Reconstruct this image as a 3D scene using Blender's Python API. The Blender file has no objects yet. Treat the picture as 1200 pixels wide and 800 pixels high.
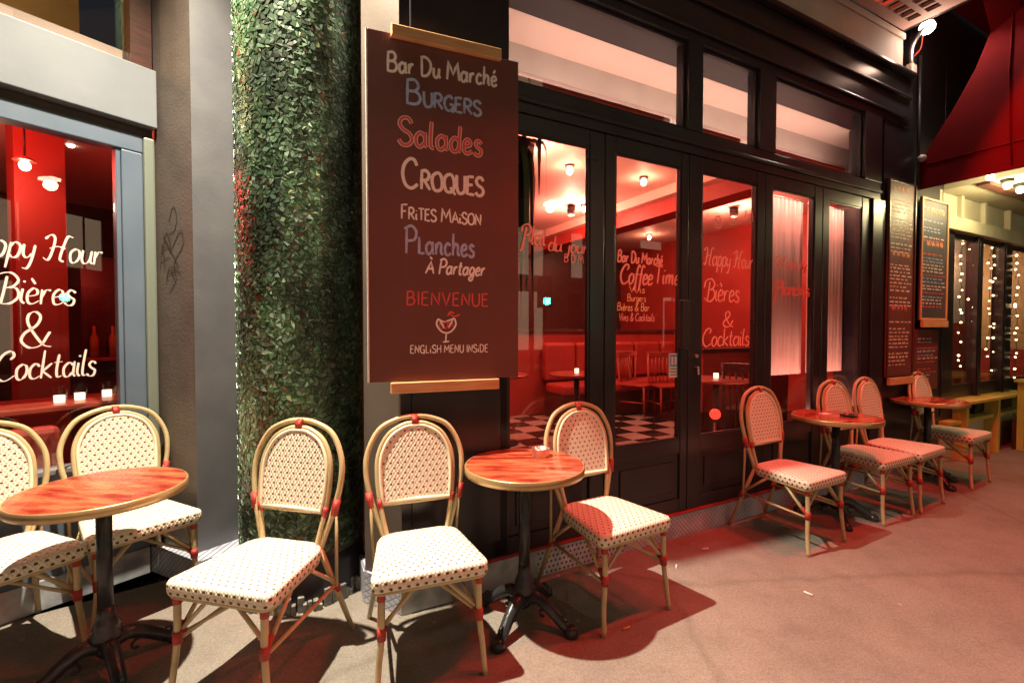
import bpy, math, random
from mathutils import Vector, Matrix, noise
random.seed(7)
R = math.radians
scene = bpy.context.scene
col = scene.collection

# ------------------------------------------------------------------ camera
F_PX, HOR, EYE = 545.0, 387.0, 1.40
cam_d = bpy.data.cameras.new('camera')
cam = bpy.data.objects.new('camera', cam_d); col.objects.link(cam)
cam_d.sensor_width = 36.0
cam_d.lens = 36.0 * F_PX / 1200.0
cam_d.clip_start = 0.05
cam_d.clip_end = 500
cam.location = (0, 0, EYE)
cam.rotation_euler = (R(90) - math.atan((400 - HOR) / F_PX), 0, 0)
scene.camera = cam

# ------------------------------------------------------------------ world (night sky)
w = bpy.data.worlds.new("World"); scene.world = w; w.use_nodes = True
nt = w.node_tree; nt.nodes.clear()
sky = nt.nodes.new('ShaderNodeTexSky'); sky.sky_type = 'NISHITA'; sky.sun_disc = False
sky.sun_elevation = R(-2); sky.sun_rotation = R(200)
bg = nt.nodes.new('ShaderNodeBackground'); bg.inputs[1].default_value = 0.14
wo = nt.nodes.new('ShaderNodeOutputWorld')
nt.links.new(sky.outputs[0], bg.inputs[0]); nt.links.new(bg.outputs[0], wo.inputs[0])

scene.view_settings.view_transform = 'Standard'
scene.view_settings.look = 'None'
scene.view_settings.exposure = 0.0
scene.view_settings.gamma = 1.0
scene.render.engine = 'CYCLES'
cy = scene.cycles
cy.use_denoising = True
cy.max_bounces = 7; cy.diffuse_bounces = 3; cy.glossy_bounces = 3
cy.transmission_bounces = 4; cy.transparent_max_bounces = 16
cy.caustics_reflective = False; cy.caustics_refractive = False
cy.sample_clamp_indirect = 3.0

# ------------------------------------------------------------------ plan frames
# main shopfront: local x runs along it, local -y is the street side
A_MAIN = math.atan2(545, 1050)
O_MAIN = Vector((0, 2.543, 0))
A_LEFT = R(55.1)
O_LEFT = Vector((-2.411, 2.218, 0))
M_MAIN = Matrix.Translation(O_MAIN) @ Matrix.Rotation(A_MAIN, 4, 'Z')
M_LEFT = Matrix.Translation(O_LEFT) @ Matrix.Rotation(A_LEFT, 4, 'Z')
COLC = Vector((-1.160, 2.589, 0)); COLR = 0.322

# ------------------------------------------------------------------ main lamps
def lamp(name, typ, M, loc, energy, color, size=0.1, target=None, **kw):
    d = bpy.data.lights.new(name, typ); d.energy = energy; d.color = color
    if typ == 'AREA':
        d.shape = 'RECTANGLE'; d.size = size; d.size_y = kw.get('size_y', size)
        if 'spread' in kw: d.spread = kw['spread']
    else:
        d.shadow_soft_size = size
    if typ == 'SPOT':
        d.spot_size = R(kw.get('cone', 120)); d.spot_blend = kw.get('blend', 0.4)
    o = bpy.data.objects.new(name, d); col.objects.link(o)
    p = M @ Vector(loc) if M else Vector(loc)
    o.location = p
    if target is not None:
        q = M @ Vector(target) if M else Vector(target)
        o.rotation_euler = (q - p).to_track_quat('-Z', 'Y').to_euler()
    if typ == 'AREA' and 'rz' in kw:
        o.rotation_euler = (0, 0, kw['rz'])
    return o
WHITE_POS = Vector((-1.38, 1.92, 4.3))
lamp('flood_light_beam', 'SPOT', None, WHITE_POS, 1950, (1.0, 0.87, 0.65), 0.035, target=(-.95, 1.5, 0), cone=112, blend=1.0)
RED = (1.0, 0.045, 0.03)
HEATERS = [(0.95, -1.15, 4.5), (2.9, -1.15, 4.55)]
for h in HEATERS:
    lamp('heater_glow', 'AREA', M_MAIN, (h[0], h[1], h[2] - 0.03), 75 if h[0] < 2 else 130, RED, 0.5, size_y=0.05, rz=A_MAIN)

# ------------------------------------------------------------------ materials
def nn(nt, typ, **kw):
    n = nt.nodes.new(typ)
    for k, v in kw.items():
        setattr(n, k, v)
    return n
def mat(name, base, rough=0.5, metal=0.0, base2=None, nscale=8.0, bump=0.0, bscale=40.0, spec=0.5,
        stretch=None, emit=None, estr=0.0, coat=0.0, rvar=0.0, detail=5.0, lo=0.35, hi=0.65):
    m = bpy.data.materials.new(name); m.use_nodes = True
    t = m.node_tree; b = t.nodes['Principled BSDF']
    b.inputs['Base Color'].default_value = (*base, 1)
    b.inputs['Roughness'].default_value = rough
    b.inputs['Metallic'].default_value = metal
    b.inputs['Specular IOR Level'].default_value = spec
    b.inputs['Coat Weight'].default_value = coat
    tc = nn(t, 'ShaderNodeTexCoord'); mp = nn(t, 'ShaderNodeMapping')
    t.links.new(tc.outputs['Object'], mp.inputs[0])
    if stretch: mp.inputs['Scale'].default_value = stretch
    if base2 is not None or rvar:
        n = nn(t, 'ShaderNodeTexNoise'); n.inputs['Scale'].default_value = nscale; n.inputs['Detail'].default_value = detail
        t.links.new(mp.outputs[0], n.inputs['Vector'])
        if base2 is not None:
            r = nn(t, 'ShaderNodeValToRGB')
            r.color_ramp.elements[0].position = lo; r.color_ramp.elements[1].position = hi
            r.color_ramp.elements[0].color = (*base, 1); r.color_ramp.elements[1].color = (*base2, 1)
            t.links.new(n.outputs['Fac'], r.inputs[0]); t.links.new(r.outputs[0], b.inputs['Base Color'])
        if rvar:
            mr = nn(t, 'ShaderNodeMapRange')
            mr.inputs['From Min'].default_value = .3; mr.inputs['From Max'].default_value = .7
            mr.inputs['To Min'].default_value = max(.02, rough - rvar); mr.inputs['To Max'].default_value = rough + rvar
            t.links.new(n.outputs['Fac'], mr.inputs['Value']); t.links.new(mr.outputs[0], b.inputs['Roughness'])
    if bump:
        n2 = nn(t, 'ShaderNodeTexNoise'); n2.inputs['Scale'].default_value = bscale; n2.inputs['Detail'].default_value = 4
        t.links.new(mp.outputs[0], n2.inputs['Vector'])
        bp = nn(t, 'ShaderNodeBump'); bp.inputs['Strength'].default_value = bump; bp.inputs['Distance'].default_value = 0.01
        t.links.new(n2.outputs['Fac'], bp.inputs['Height']); t.links.new(bp.outputs[0], b.inputs['Normal'])
    if emit is not None:
        b.inputs['Emission Color'].default_value = (*emit, 1); b.inputs['Emission Strength'].default_value = estr
    return m

def glass_mat(name, tint=(0.97, 0.97, 0.97), refl=1.0, rough=0.0, base_refl=0.045):
    m = bpy.data.materials.new(name); m.use_nodes = True
    t = m.node_tree; t.nodes.clear()
    out = nn(t, 'ShaderNodeOutputMaterial'); mx = nn(t, 'ShaderNodeMixShader')
    tr = nn(t, 'ShaderNodeBsdfTransparent'); tr.inputs[0].default_value = (*tint, 1)
    gl = nn(t, 'ShaderNodeBsdfGlossy'); gl.inputs['Roughness'].default_value = rough
    geo = nn(t, 'ShaderNodeNewGeometry'); dt = nn(t, 'ShaderNodeVectorMath', operation='DOT_PRODUCT')
    t.links.new(geo.outputs['Normal'], dt.inputs[0]); t.links.new(geo.outputs['Incoming'], dt.inputs[1])
    ab = nn(t, 'ShaderNodeMath', operation='ABSOLUTE'); t.links.new(dt.outputs['Value'], ab.inputs[0])
    om = nn(t, 'ShaderNodeMath', operation='SUBTRACT'); om.inputs[0].default_value = 1.0; t.links.new(ab.outputs[0], om.inputs[1])
    pw = nn(t, 'ShaderNodeMath', operation='POWER'); pw.inputs[1].default_value = 5.0; t.links.new(om.outputs[0], pw.inputs[0])
    a = nn(t, 'ShaderNodeMath', operation='MULTIPLY_ADD')
    a.inputs[1].default_value = refl * .9; a.inputs[2].default_value = base_refl
    t.links.new(pw.outputs[0], a.inputs[0]); t.links.new(a.outputs[0], mx.inputs[0])
    t.links.new(tr.outputs[0], mx.inputs[1]); t.links.new(gl.outputs[0], mx.inputs[2])
    t.links.new(mx.outputs[0], out.inputs[0])
    return m

def weave_mat(name, ivory, dot, pu=0.033, pv=0.024, dw=0.19, dh=0.24):
    """woven resin: ivory strands with a staggered grid of dark stitches (UV in metres)"""
    m = bpy.data.materials.new(name); m.use_nodes = True
    t = m.node_tree; b = t.nodes['Principled BSDF']; b.inputs['Roughness'].default_value = 0.42
    uv = nn(t, 'ShaderNodeUVMap'); uv.uv_map = 'UVMap'
    sp = nn(t, 'ShaderNodeSeparateXYZ'); t.links.new(uv.outputs[0], sp.inputs[0])
    def M_(op, a, bb=None, c=None):
        n = nn(t, 'ShaderNodeMath', operation=op)
        for i, v in enumerate((a, bb, c)):
            if v is None: continue
            if isinstance(v, (int, float)): n.inputs[i].default_value = v
            else: t.links.new(v, n.inputs[i])
        return n.outputs[0]
    vv = M_('DIVIDE', sp.outputs[1], pv); row = M_('FLOOR', vv)
    off = M_('MULTIPLY', M_('MODULO', M_('ABSOLUTE', row), 2.0), 0.5)
    uu = M_('ADD', M_('DIVIDE', sp.outputs[0], pu), off)
    fu = M_('ABSOLUTE', M_('SUBTRACT', M_('FRACT', uu), 0.5))
    fv = M_('ABSOLUTE', M_('SUBTRACT', M_('FRACT', vv), 0.5))
    du = M_('DIVIDE', fu, dw); dv = M_('DIVIDE', fv, dh)
    d = M_('POWER', M_('ADD', M_('POWER', du, 3.0), M_('POWER', dv, 3.0)), 0.333)
    inside = nn(t, 'ShaderNodeMapRange'); inside.inputs['From Min'].default_value = .85; inside.inputs['From Max'].default_value = 1.1
    inside.inputs['To Min'].default_value = 1; inside.inputs['To Max'].default_value = 0
    t.links.new(d, inside.inputs['Value'])
    mx = nn(t, 'ShaderNodeMix', data_type='RGBA')
    no = nn(t, 'ShaderNodeTexNoise'); no.inputs['Scale'].default_value = 60
    ivr = nn(t, 'ShaderNodeValToRGB'); ivr.color_ramp.elements[0].position = .3; ivr.color_ramp.elements[1].position = .7
    ivr.color_ramp.elements[0].color = (ivory[0] * .86, ivory[1] * .82, ivory[2] * .74, 1); ivr.color_ramp.elements[1].color = (*ivory, 1)
    t.links.new(no.outputs['Fac'], ivr.inputs[0]); t.links.new(ivr.outputs[0], mx.inputs['A'])
    t.links.new(inside.outputs[0], mx.inputs['Factor']); mx.inputs['B'].default_value = (*dot, 1)
    t.links.new(mx.outputs['Result'], b.inputs['Base Color'])
    # strand relief
    s1 = M_('SINE', M_('MULTIPLY', sp.outputs[0], 2 * math.pi / (pu / 2)))
    s2 = M_('SINE', M_('MULTIPLY', sp.outputs[1], 2 * math.pi / (pv)))
    hgt = M_('SUBTRACT', M_('MULTIPLY', s1, s2), M_('MULTIPLY', inside.outputs[0], 1.2))
    bp = nn(t, 'ShaderNodeBump'); bp.inputs['Strength'].default_value = .55; bp.inputs['Distance'].default_value = .0022
    t.links.new(hgt, bp.inputs['Height']); t.links.new(bp.outputs[0], b.inputs['Normal'])
    return m

def pattern_mat(name, c1, c2, mode='lattice', scale=26.0, metal=0.0, rough=.4):
    """riser tiling: 'lattice' = diagonal lattice of thin dark lines, 'dots' = pierced dots"""
    m = bpy.data.materials.new(name); m.use_nodes = True
    t = m.node_tree; b = t.nodes['Principled BSDF']; b.inputs['Roughness'].default_value = rough; b.inputs['Metallic'].default_value = metal
    tc = nn(t, 'ShaderNodeTexCoord'); sp = nn(t, 'ShaderNodeSeparateXYZ'); t.links.new(tc.outputs['Object'], sp.inputs[0])
    def M_(op, a, bb=None):
        n = nn(t, 'ShaderNodeMath', operation=op)
        for i, v in enumerate((a, bb)):
            if v is None: continue
            if isinstance(v, (int, float)): n.inputs[i].default_value = v
            else: t.links.new(v, n.inputs[i])
        return n.outputs[0]
    x = M_('MULTIPLY', sp.outputs[0], scale); z = M_('MULTIPLY', sp.outputs[2], scale)
    if mode == 'lattice':
        a = M_('ABSOLUTE', M_('SUBTRACT', M_('FRACT', M_('ADD', x, z)), .5))
        c = M_('ABSOLUTE', M_('SUBTRACT', M_('FRACT', M_('SUBTRACT', x, z)), .5))
        h = M_('MINIMUM', a, c)
        lo, hi = .06, .12
    else:
        row = M_('MULTIPLY', M_('MODULO', M_('FLOOR', z), 2.0), .5)
        a = M_('SUBTRACT', M_('FRACT', M_('ADD', x, row)), .5); c = M_('SUBTRACT', M_('FRACT', z), .5)
        h = M_('SQRT', M_('ADD', M_('MULTIPLY', a, a), M_('MULTIPLY', c, c)))
        lo, hi = .2, .28
    r = nn(t, 'ShaderNodeMapRange'); r.inputs['From Min'].default_value = lo; r.inputs['From Max'].default_value = hi
    t.links.new(h, r.inputs['Value'])
    no = nn(t, 'ShaderNodeTexNoise'); no.inputs['Scale'].default_value = 9; no.inputs['Detail'].default_value = 6
    t.links.new(tc.outputs['Object'], no.inputs['Vector'])
    nr = nn(t, 'ShaderNodeValToRGB'); nr.color_ramp.elements[0].position = .35; nr.color_ramp.elements[1].position = .7
    nr.color_ramp.elements[0].color = (c1[0] * .6, c1[1] * .62, c1[2] * .66, 1); nr.color_ramp.elements[1].color = (*c1, 1)
    t.links.new(no.outputs['Fac'], nr.inputs[0])
    mx = nn(t, 'ShaderNodeMix', data_type='RGBA'); mx.inputs['A'].default_value = (*c2, 1)
    t.links.new(nr.outputs[0], mx.inputs['B']); t.links.new(r.outputs[0], mx.inputs['Factor'])
    t.links.new(mx.outputs['Result'], b.inputs['Base Color'])
    bp = nn(t, 'ShaderNodeBump'); bp.inputs['Strength'].default_value = .6; bp.inputs['Distance'].default_value = .003
    t.links.new(r.outputs[0], bp.inputs['Height']); t.links.new(bp.outputs[0], b.inputs['Normal'])
    return m

def ground_mat():
    m = bpy.data.materials.new('pavement_asphalt'); m.use_nodes = True
    t = m.node_tree; b = t.nodes['Principled BSDF']; b.inputs['Roughness'].default_value = .8
    tc = nn(t, 'ShaderNodeTexCoord')
    def noise(s, d=6, rg=.55):
        n = nn(t, 'ShaderNodeTexNoise'); n.inputs['Scale'].default_value = s; n.inputs['Detail'].default_value = d
        n.inputs['Roughness'].default_value = rg
        t.links.new(tc.outputs['Object'], n.inputs['Vector']); return n.outputs['Fac']
    def ramp(f, p0, c0, p1, c1):
        r = nn(t, 'ShaderNodeValToRGB'); e = r.color_ramp.elements
        e[0].position = p0; e[1].position = p1; e[0].color = (*c0, 1); e[1].color = (*c1, 1)
        t.links.new(f, r.inputs[0]); return r.outputs[0]
    def mul(a, c, f=1.0):
        x = nn(t, 'ShaderNodeMix', data_type='RGBA', blend_type='MULTIPLY'); x.inputs['Factor'].default_value = f
        t.links.new(a, x.inputs['A']); t.links.new(c, x.inputs['B']); return x.outputs['Result']
    base = ramp(noise(1.7, 7), .32, (.25, .215, .185), .7, (.31, .27, .235))
    blot = ramp(noise(5.5, 8, .7), .36, (.62, .6, .58), .56, (1, 1, 1))
    grain = ramp(noise(190, 3, .8), .36, (.6, .6, .6), .66, (1.2, 1.2, 1.2))
    grit = ramp(noise(70, 3, .7), .3, (.74, .74, .74), .6, (1.06, 1.06, 1.06))
    c = mul(mul(mul(base, blot, .4), grain, .9), grit, .9)
    # hairline cracks
    v = nn(t, 'ShaderNodeTexVoronoi'); v.feature = 'DISTANCE_TO_EDGE'; v.inputs['Scale'].default_value = .3
    wv = nn(t, 'ShaderNodeMix', data_type='VECTOR'); wv.inputs['Factor'].default_value = .12
    nz = nn(t, 'ShaderNodeTexNoise'); nz.inputs['Scale'].default_value = 3; nz.inputs['Detail'].default_value = 6
    t.links.new(tc.outputs['Object'], nz.inputs['Vector'])
    t.links.new(tc.outputs['Object'], wv.inputs['A']); t.links.new(nz.outputs['Color'], wv.inputs['B'])
    t.links.new(wv.outputs['Result'], v.inputs['Vector'])
    crack = ramp(v.outputs['Distance'], .001, (.45, .43, .4), .007, (1, 1, 1))
    c = mul(c, crack, .35)
    # pale specks (chewing gum, chips)
    v2 = nn(t, 'ShaderNodeTexVoronoi'); v2.inputs['Scale'].default_value = 4.2; v2.inputs['Randomness'].default_value = 1
    t.links.new(tc.outputs['Object'], v2.inputs['Vector'])
    sp = nn(t, 'ShaderNodeMath', operation='LESS_THAN'); sp.inputs[1].default_value = .045
    t.links.new(v2.outputs['Distance'], sp.inputs[0])
    mx = nn(t, 'ShaderNodeMix', data_type='RGBA'); mx.inputs['B'].default_value = (.42, .39, .35, 1)
    hf = nn(t, 'ShaderNodeMath', operation='MULTIPLY'); hf.inputs[1].default_value = .55
    t.links.new(sp.outputs[0], hf.inputs[0]); t.links.new(hf.outputs[0], mx.inputs['Factor']); t.links.new(c, mx.inputs['A'])
    t.links.new(mx.outputs['Result'], b.inputs['Base Color'])
    bp = nn(t, 'ShaderNodeBump'); bp.inputs['Strength'].default_value = .5; bp.inputs['Distance'].default_value = .004
    t.links.new(noise(120, 4, .7), bp.inputs['Height']); t.links.new(bp.outputs[0], b.inputs['Normal'])
    rr = nn(t, 'ShaderNodeMapRange'); rr.inputs['To Min'].default_value = .55; rr.inputs['To Max'].default_value = .95
    t.links.new(noise(3.1), rr.inputs['Value']); t.links.new(rr.outputs[0], b.inputs['Roughness'])
    return m

def shard_mat():
    m = bpy.data.materials.new('mirror_mosaic'); m.use_nodes = True
    t = m.node_tree; b = t.nodes['Principled BSDF']
    at = nn(t, 'ShaderNodeAttribute'); at.attribute_name = 'tint'
    t.links.new(at.outputs['Color'], b.inputs['Base Color'])
    b.inputs['Roughness'].default_value = .38; b.inputs['Metallic'].default_value = .6
    b.inputs['Coat Weight'].default_value = .7; b.inputs['Coat Roughness'].default_value = .3
    return m

MT = {}
MT['pave'] = ground_mat()
MT['road'] = mat('road_asphalt', (.045, .045, .047), .85, base2=(.07, .068, .066), nscale=30, bump=.4, bscale=120)
MT['kerb'] = mat('granite_kerb', (.3, .29, .27), .7, base2=(.4, .39, .37), nscale=60)
MT['black'] = mat('black_gloss_paint', (.018, .015, .019), .30, base2=(.026, .021, .025), nscale=3, bump=.03, bscale=9, rvar=.03)
MT['brownwall'] = mat('brown_plaster', (.075, .058, .05), .6, base2=(.10, .078, .067), nscale=6, bump=.18, bscale=70)
MT['paleface'] = mat('pale_painted_face', (.115, .115, .13), .34, base2=(.145, .145, .155), nscale=4, bump=.06, bscale=50)
MT['chamfer'] = mat('brown_gloss_chamfer', (.10, .078, .066), .34, base2=(.125, .10, .085), nscale=4, bump=.06, bscale=50)
MT['lintel'] = mat('pale_grey_lintel', (.17, .185, .215), .4, base2=(.20, .215, .24), nscale=3, bump=.05, bscale=40)
MT['frame'] = mat('blue_grey_frame', (.10, .135, .19), .4, base2=(.125, .16, .215), nscale=4, bump=.03)
MT['framelight'] = mat('pale_green_frame_edge', (.17, .195, .165), .45)
MT['cream'] = mat('cream_band', (.48, .41, .36), .6, base2=(.55, .48, .42), nscale=3, bump=.1, bscale=30)
MT['soffit'] = mat('pink_soffit', (.42, .30, .27), .7, base2=(.5, .37, .33), nscale=2.4)
MT['redpaint'] = mat('red_trim_paint', (.35, .03, .03), .4)
MT['board'] = mat('chalkboard_brown', (.13, .036, .028), .5, base2=(.155, .046, .037), nscale=3, rvar=.1, bump=.05, bscale=120)
MT['oak'] = mat('varnished_pine', (.58, .30, .13), .42, base2=(.70, .40, .19), nscale=7, stretch=(1, 1, 14), bump=.05)
MT['chalkw'] = mat('white_chalk_paint', (.95, .93, .90), .6, base2=(.86, .82, .78), nscale=60)
MT['chalkp'] = mat('pale_pink_chalk_paint', (.85, .62, .56), .6)
MT['chalkb'] = mat('blue_grey_chalk_paint', (.33, .40, .68), .6, base2=(.50, .57, .80), nscale=50)
MT['chalkr'] = mat('red_chalk_paint', (.72, .10, .09), .6)
MT['chalko'] = mat('orange_chalk_paint', (.75, .28, .10), .6)
MT['marble'] = mat('grey_veined_marble', (.52, .53, .58), .35, base2=(.30, .31, .36), nscale=7, detail=9, lo=.45, hi=.62)
MT['lattice'] = pattern_mat('lattice_tile_riser', (.66, .68, .80), (.22, .22, .28), 'lattice', 30)
MT['dots'] = pattern_mat('pierced_dot_riser', (.68, .71, .82), (.05, .05, .06), 'dots', 34)
MT['shard'] = shard_mat()
MT['grout'] = mat('dark_grout', (.05, .045, .035), .8, base2=(.09, .08, .06), nscale=30, bump=.5, bscale=60)
MT['rubble'] = mat('broken_tile_rubble', (.30, .28, .25), .5, base2=(.12, .12, .13), nscale=26, bump=.6, bscale=45)
MT['rattan'] = mat('rattan_cane', (.57, .44, .24), .42, base2=(.40, .28, .14), nscale=9, bump=.08, bscale=30, coat=.3, lo=.45, hi=.8)
MT['binding'] = mat('red_binding', (.50, .045, .03), .4, base2=(.35, .025, .02), nscale=30, stretch=(1, 1, 9), bump=.35, bscale=90)
MT['weave'] = weave_mat('woven_resin', (.88, .80, .68), (.20, .045, .025), dw=.155, dh=.20)
MT['weave_side'] = weave_mat('woven_resin_edge', (.88, .78, .64), (.10, .028, .02), dw=.2, dh=.25)
MT['weave_top_lit'] = weave_mat('woven_resin_seat_lit', (.88, .82, .72), (.30, .12, .075), dw=.15, dh=.2)  # stitches paler than on the back: overexposure of the lit seats put into the colour
MT['tabletop'] = mat('red_wood_laminate', (.22, .02, .012), .24, base2=(.64, .145, .06), nscale=4.5, stretch=(1.3, 5.5, 1), coat=.25, rvar=.09, detail=9, lo=.40, hi=.70)
MT['tableedge'] = mat('brass_table_band', (.55, .40, .20), .35, metal=.6, base2=(.42, .27, .12), nscale=6)
MT['iron'] = mat('black_cast_iron', (.025, .028, .034), .3, metal=.35, base2=(.05, .052, .058), nscale=14, bump=.18, bscale=60)
MT['steel'] = mat('brushed_steel', (.72, .70, .68), .32, metal=1.0)
MT['glass'] = glass_mat('shop_glass', (.94, .94, .94), 1.0)
MT['glassrefl'] = glass_mat('transom_glass', (.95, .95, .95), 1.0)
MT['redwall'] = mat('red_interior_paint', (.42, .05, .035), .5, base2=(.34, .035, .025), nscale=2)
MT['redceil'] = mat('ceiling_paint', (.84, .64, .54), .6, base2=(.78, .56, .47), nscale=1.6)
MT['salmon'] = mat('salmon_wall_paint', (.70, .34, .27), .6, base2=(.62, .28, .22), nscale=2)
MT['darkwood'] = mat('dark_wood', (.05, .018, .014), .35, base2=(.09, .03, .02), nscale=8, stretch=(1, 1, 6))
MT['redwood'] = mat('red_brown_wood', (.42, .07, .04), .35, base2=(.3, .045, .03), nscale=10)
MT['tilew'] = mat('white_floor_tile', (.62, .56, .5), .2, base2=(.5, .44, .38), nscale=3, coat=.4)
MT['tileb'] = mat('black_floor_tile', (.02, .018, .018), .2, coat=.4)
MT['curtain'] = mat('pink_curtain', (.78, .52, .46), .75, base2=(.7, .43, .38), nscale=3)
MT['leaf'] = mat('dark_leaf', (.035, .06, .02), .45, base2=(.06, .09, .03), nscale=9)
MT['pot'] = mat('clay_pot', (.2, .08, .05), .6)
MT['awning'] = mat('red_awning_canvas', (.13, .002, .003), .85, spec=.1, base2=(.10, .0015, .003), nscale=2.2, bump=.15, bscale=160)
MT['yellowwood'] = mat('yellow_painted_wood', (.62, .52, .10), .45, base2=(.5, .42, .1), nscale=7, stretch=(1, 8, 1))
MT['nbpanel'] = mat('olive_cream_panel', (.50, .46, .34), .5, base2=(.42, .38, .27), nscale=3)
MT['bulbwarm'] = mat('warm_bulb', (1, .8, .5), .4, emit=(1, .66, .30), estr=14)
MT['bulbpend'] = mat('pendant_bulb', (1, .8, .6), .4, emit=(1, .78, .55), estr=16)
MT['bulbwhite'] = mat('flood_lens', (1, 1, 1), .4, emit=(1, .97, .88), estr=22)
MT['bulbyellow'] = mat('yellow_bulb', (1, .9, .4), .4, emit=(1, .82, .30), estr=16)
MT['bulbred'] = mat('red_bulb', (1, .2, .1), .4, emit=(1, .09, .04), estr=4.5)
MT['bulbgreen'] = mat('green_signal_lens', (.1, .9, .6), .4, emit=(.05, 1, .62), estr=40)
MT['redglobe'] = mat('red_glass_globe', (.3, .01, .01), .3, emit=(1, .035, .02), estr=2.6)
MT['heatglow'] = mat('heater_element', (1, .2, .1), .4, emit=(1, .08, .03), estr=8)
MT['candle'] = mat('candle_glow', (1, .8, .6), .4, emit=(1, .74, .48), estr=2.8)
MT['winlit'] = mat('lit_street_window', (.9, .7, .5), .4, emit=(1, .72, .45), estr=1.6)
MT['stone'] = mat('pale_limestone', (.42, .39, .34), .8, base2=(.34, .31, .27), nscale=1.2, bump=.2, bscale=20)
MT['slate'] = mat('dark_street_glass', (.02, .025, .03), .1)
MT['plasticw'] = mat('white_card', (.75, .76, .78), .5)
MT['plasticb'] = mat('blue_card_print', (.10, .26, .50), .5)
MT['plasticd'] = mat('black_plastic', (.02, .02, .022), .45)
MT['copper'] = mat('beige_wood_panel', (.50, .38, .20), .5, base2=(.42, .30, .15), nscale=4, stretch=(1, 8, 1))
MT['graffiti'] = mat('graffiti_ink', (.035, .025, .022), .6)
MT['bottle'] = mat('bottle_glass', (.10, .12, .05), .1, coat=.4)
MT['bottle2'] = mat('amber_bottle_glass', (.45, .16, .04), .1, coat=.4)
MT['text_red'] = mat('pink_window_paint', (.92, .42, .34), .6)
MT['text_white'] = mat('white_window_paint', (.86, .66, .60), .6)
MT['text_dkred'] = mat('red_window_paint', (.70, .09, .07), .6)
MT['text_yellow'] = mat('yellow_window_paint', (.92, .60, .30), .6)

# ------------------------------------------------------------------ mesh helpers
class MB:
    def __init__(s):
        s.v = []; s.f = []; s.uv = {}; s.sm = []
    def face(s, idx, uv=None, sm=False):
        s.f.append(tuple(idx)); s.sm.append(sm)
        if uv: s.uv[len(s.f) - 1] = uv
    def box(s, x0, x1, y0, y1, z0, z1):
        b = len(s.v)
        s.v += [(x0, y0, z0), (x1, y0, z0), (x1, y1, z0), (x0, y1, z0), (x0, y0, z1), (x1, y0, z1), (x1, y1, z1), (x0, y1, z1)]
        for f in ((0, 3, 2, 1), (4, 5, 6, 7), (0, 1, 5, 4), (1, 2, 6, 5), (2, 3, 7, 6), (3, 0, 4, 7)):
            s.face([b + i for i in f])
        return s
    def prism(s, pts, z0, z1):
        """pts counter-clockwise in plan"""
        b = len(s.v); n = len(pts)
        s.v += [(p[0], p[1], z0) for p in pts] + [(p[0], p[1], z1) for p in pts]
        s.face([b + n - 1 - i for i in range(n)]); s.face([b + n + i for i in range(n)])
        for i in range(n):
            j = (i + 1) % n; s.face((b + i, b + j, b + n + j, b + n + i))
        return s
    def tube(s, pts, r, seg=10, cap=True, closed=False):
        pts = [Vector(p) for p in pts]; n = len(pts)
        rs = r if isinstance(r, (list, tuple)) else [r] * n
        b = len(s.v); up = None
        for i, p in enumerate(pts):
            if closed: tg = pts[(i + 1) % n] - pts[i - 1]
            else: tg = pts[min(i + 1, n - 1)] - pts[max(i - 1, 0)]
            if tg.length < 1e-9: tg = Vector((0, 0, 1))
            tg.normalize()
            if up is None:
                up = Vector((0, 0, 1)) if abs(tg.z) < .9 else Vector((0, 1, 0))
            sd = tg.cross(up)
            if sd.length < 1e-5: sd = tg.cross(Vector((1, 0, 0)))
            sd.normalize(); up = sd.cross(tg).normalized()
            for k in range(seg):
                a = 2 * math.pi * k / seg
                s.v.append(tuple(p + (sd * math.cos(a) + up * math.sin(a)) * rs[i]))
        m = n if closed else n - 1
        for i in range(m):
            for k in range(seg):
                k2 = (k + 1) % seg; i2 = (i + 1) % n
                s.face((b + i * seg + k, b + i * seg + k2, b + i2 * seg + k2, b + i2 * seg + k), sm=True)
        if cap and not closed:
            s.face([b + k for k in reversed(range(seg))]); s.face([b + (n - 1) * seg + k for k in range(seg)])
        return s
    def lathe(s, prof, c=(0, 0), seg=28, cap=True):
        b = len(s.v); n = len(prof)
        for (r, z) in prof:
            for k in range(seg):
                a = 2 * math.pi * k / seg
                s.v.append((c[0] + r * math.cos(a), c[1] + r * math.sin(a), z))
        for i in range(n - 1):
            for k in range(seg):
                k2 = (k + 1) % seg
                s.face((b + i * seg + k, b + i * seg + k2, b + (i + 1) * seg + k2, b + (i + 1) * seg + k), sm=True)
        if cap:
            s.face([b + k for k in reversed(range(seg))]); s.face([b + (n - 1) * seg + k for k in range(seg)])
        return s
    def ball(s, c, r, seg=12, rings=7, sz=1.0):
        prof = []
        for i in range(rings + 1):
            a = -math.pi / 2 + math.pi * i / rings
            prof.append((max(r * math.cos(a), r * .02), c[2] + r * sz * math.sin(a)))
        return s.lathe(prof, (c[0], c[1]), seg)
    def mesh(s, name):
        me = bpy.data.meshes.new(name); me.from_pydata(s.v, [], s.f)
        me.polygons.foreach_set('use_smooth', s.sm)
        if s.uv:
            l = me.uv_layers.new(name='UVMap')
            for fi, uvs in s.uv.items():
                p = me.polygons[fi]
                for li, u in zip(p.loop_indices, uvs): l.data[li].uv = u
        me.update(); return me
    def build(s, name, m, parent=None, bevel=0.0, label=None, kind=None):
        me = s.mesh(name); me.materials.append(MT[m] if isinstance(m, str) else m)
        o = bpy.data.objects.new(name, me); col.objects.link(o)
        if parent is not None: o.parent = parent
        if bevel:
            md = o.modifiers.new('bevel', 'BEVEL'); md.width = bevel; md.segments = 2; md.limit_method = 'ANGLE'; md.angle_limit = R(40)
        if label: o['label'] = label
        if kind: o['kind'] = kind
        return o
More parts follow.
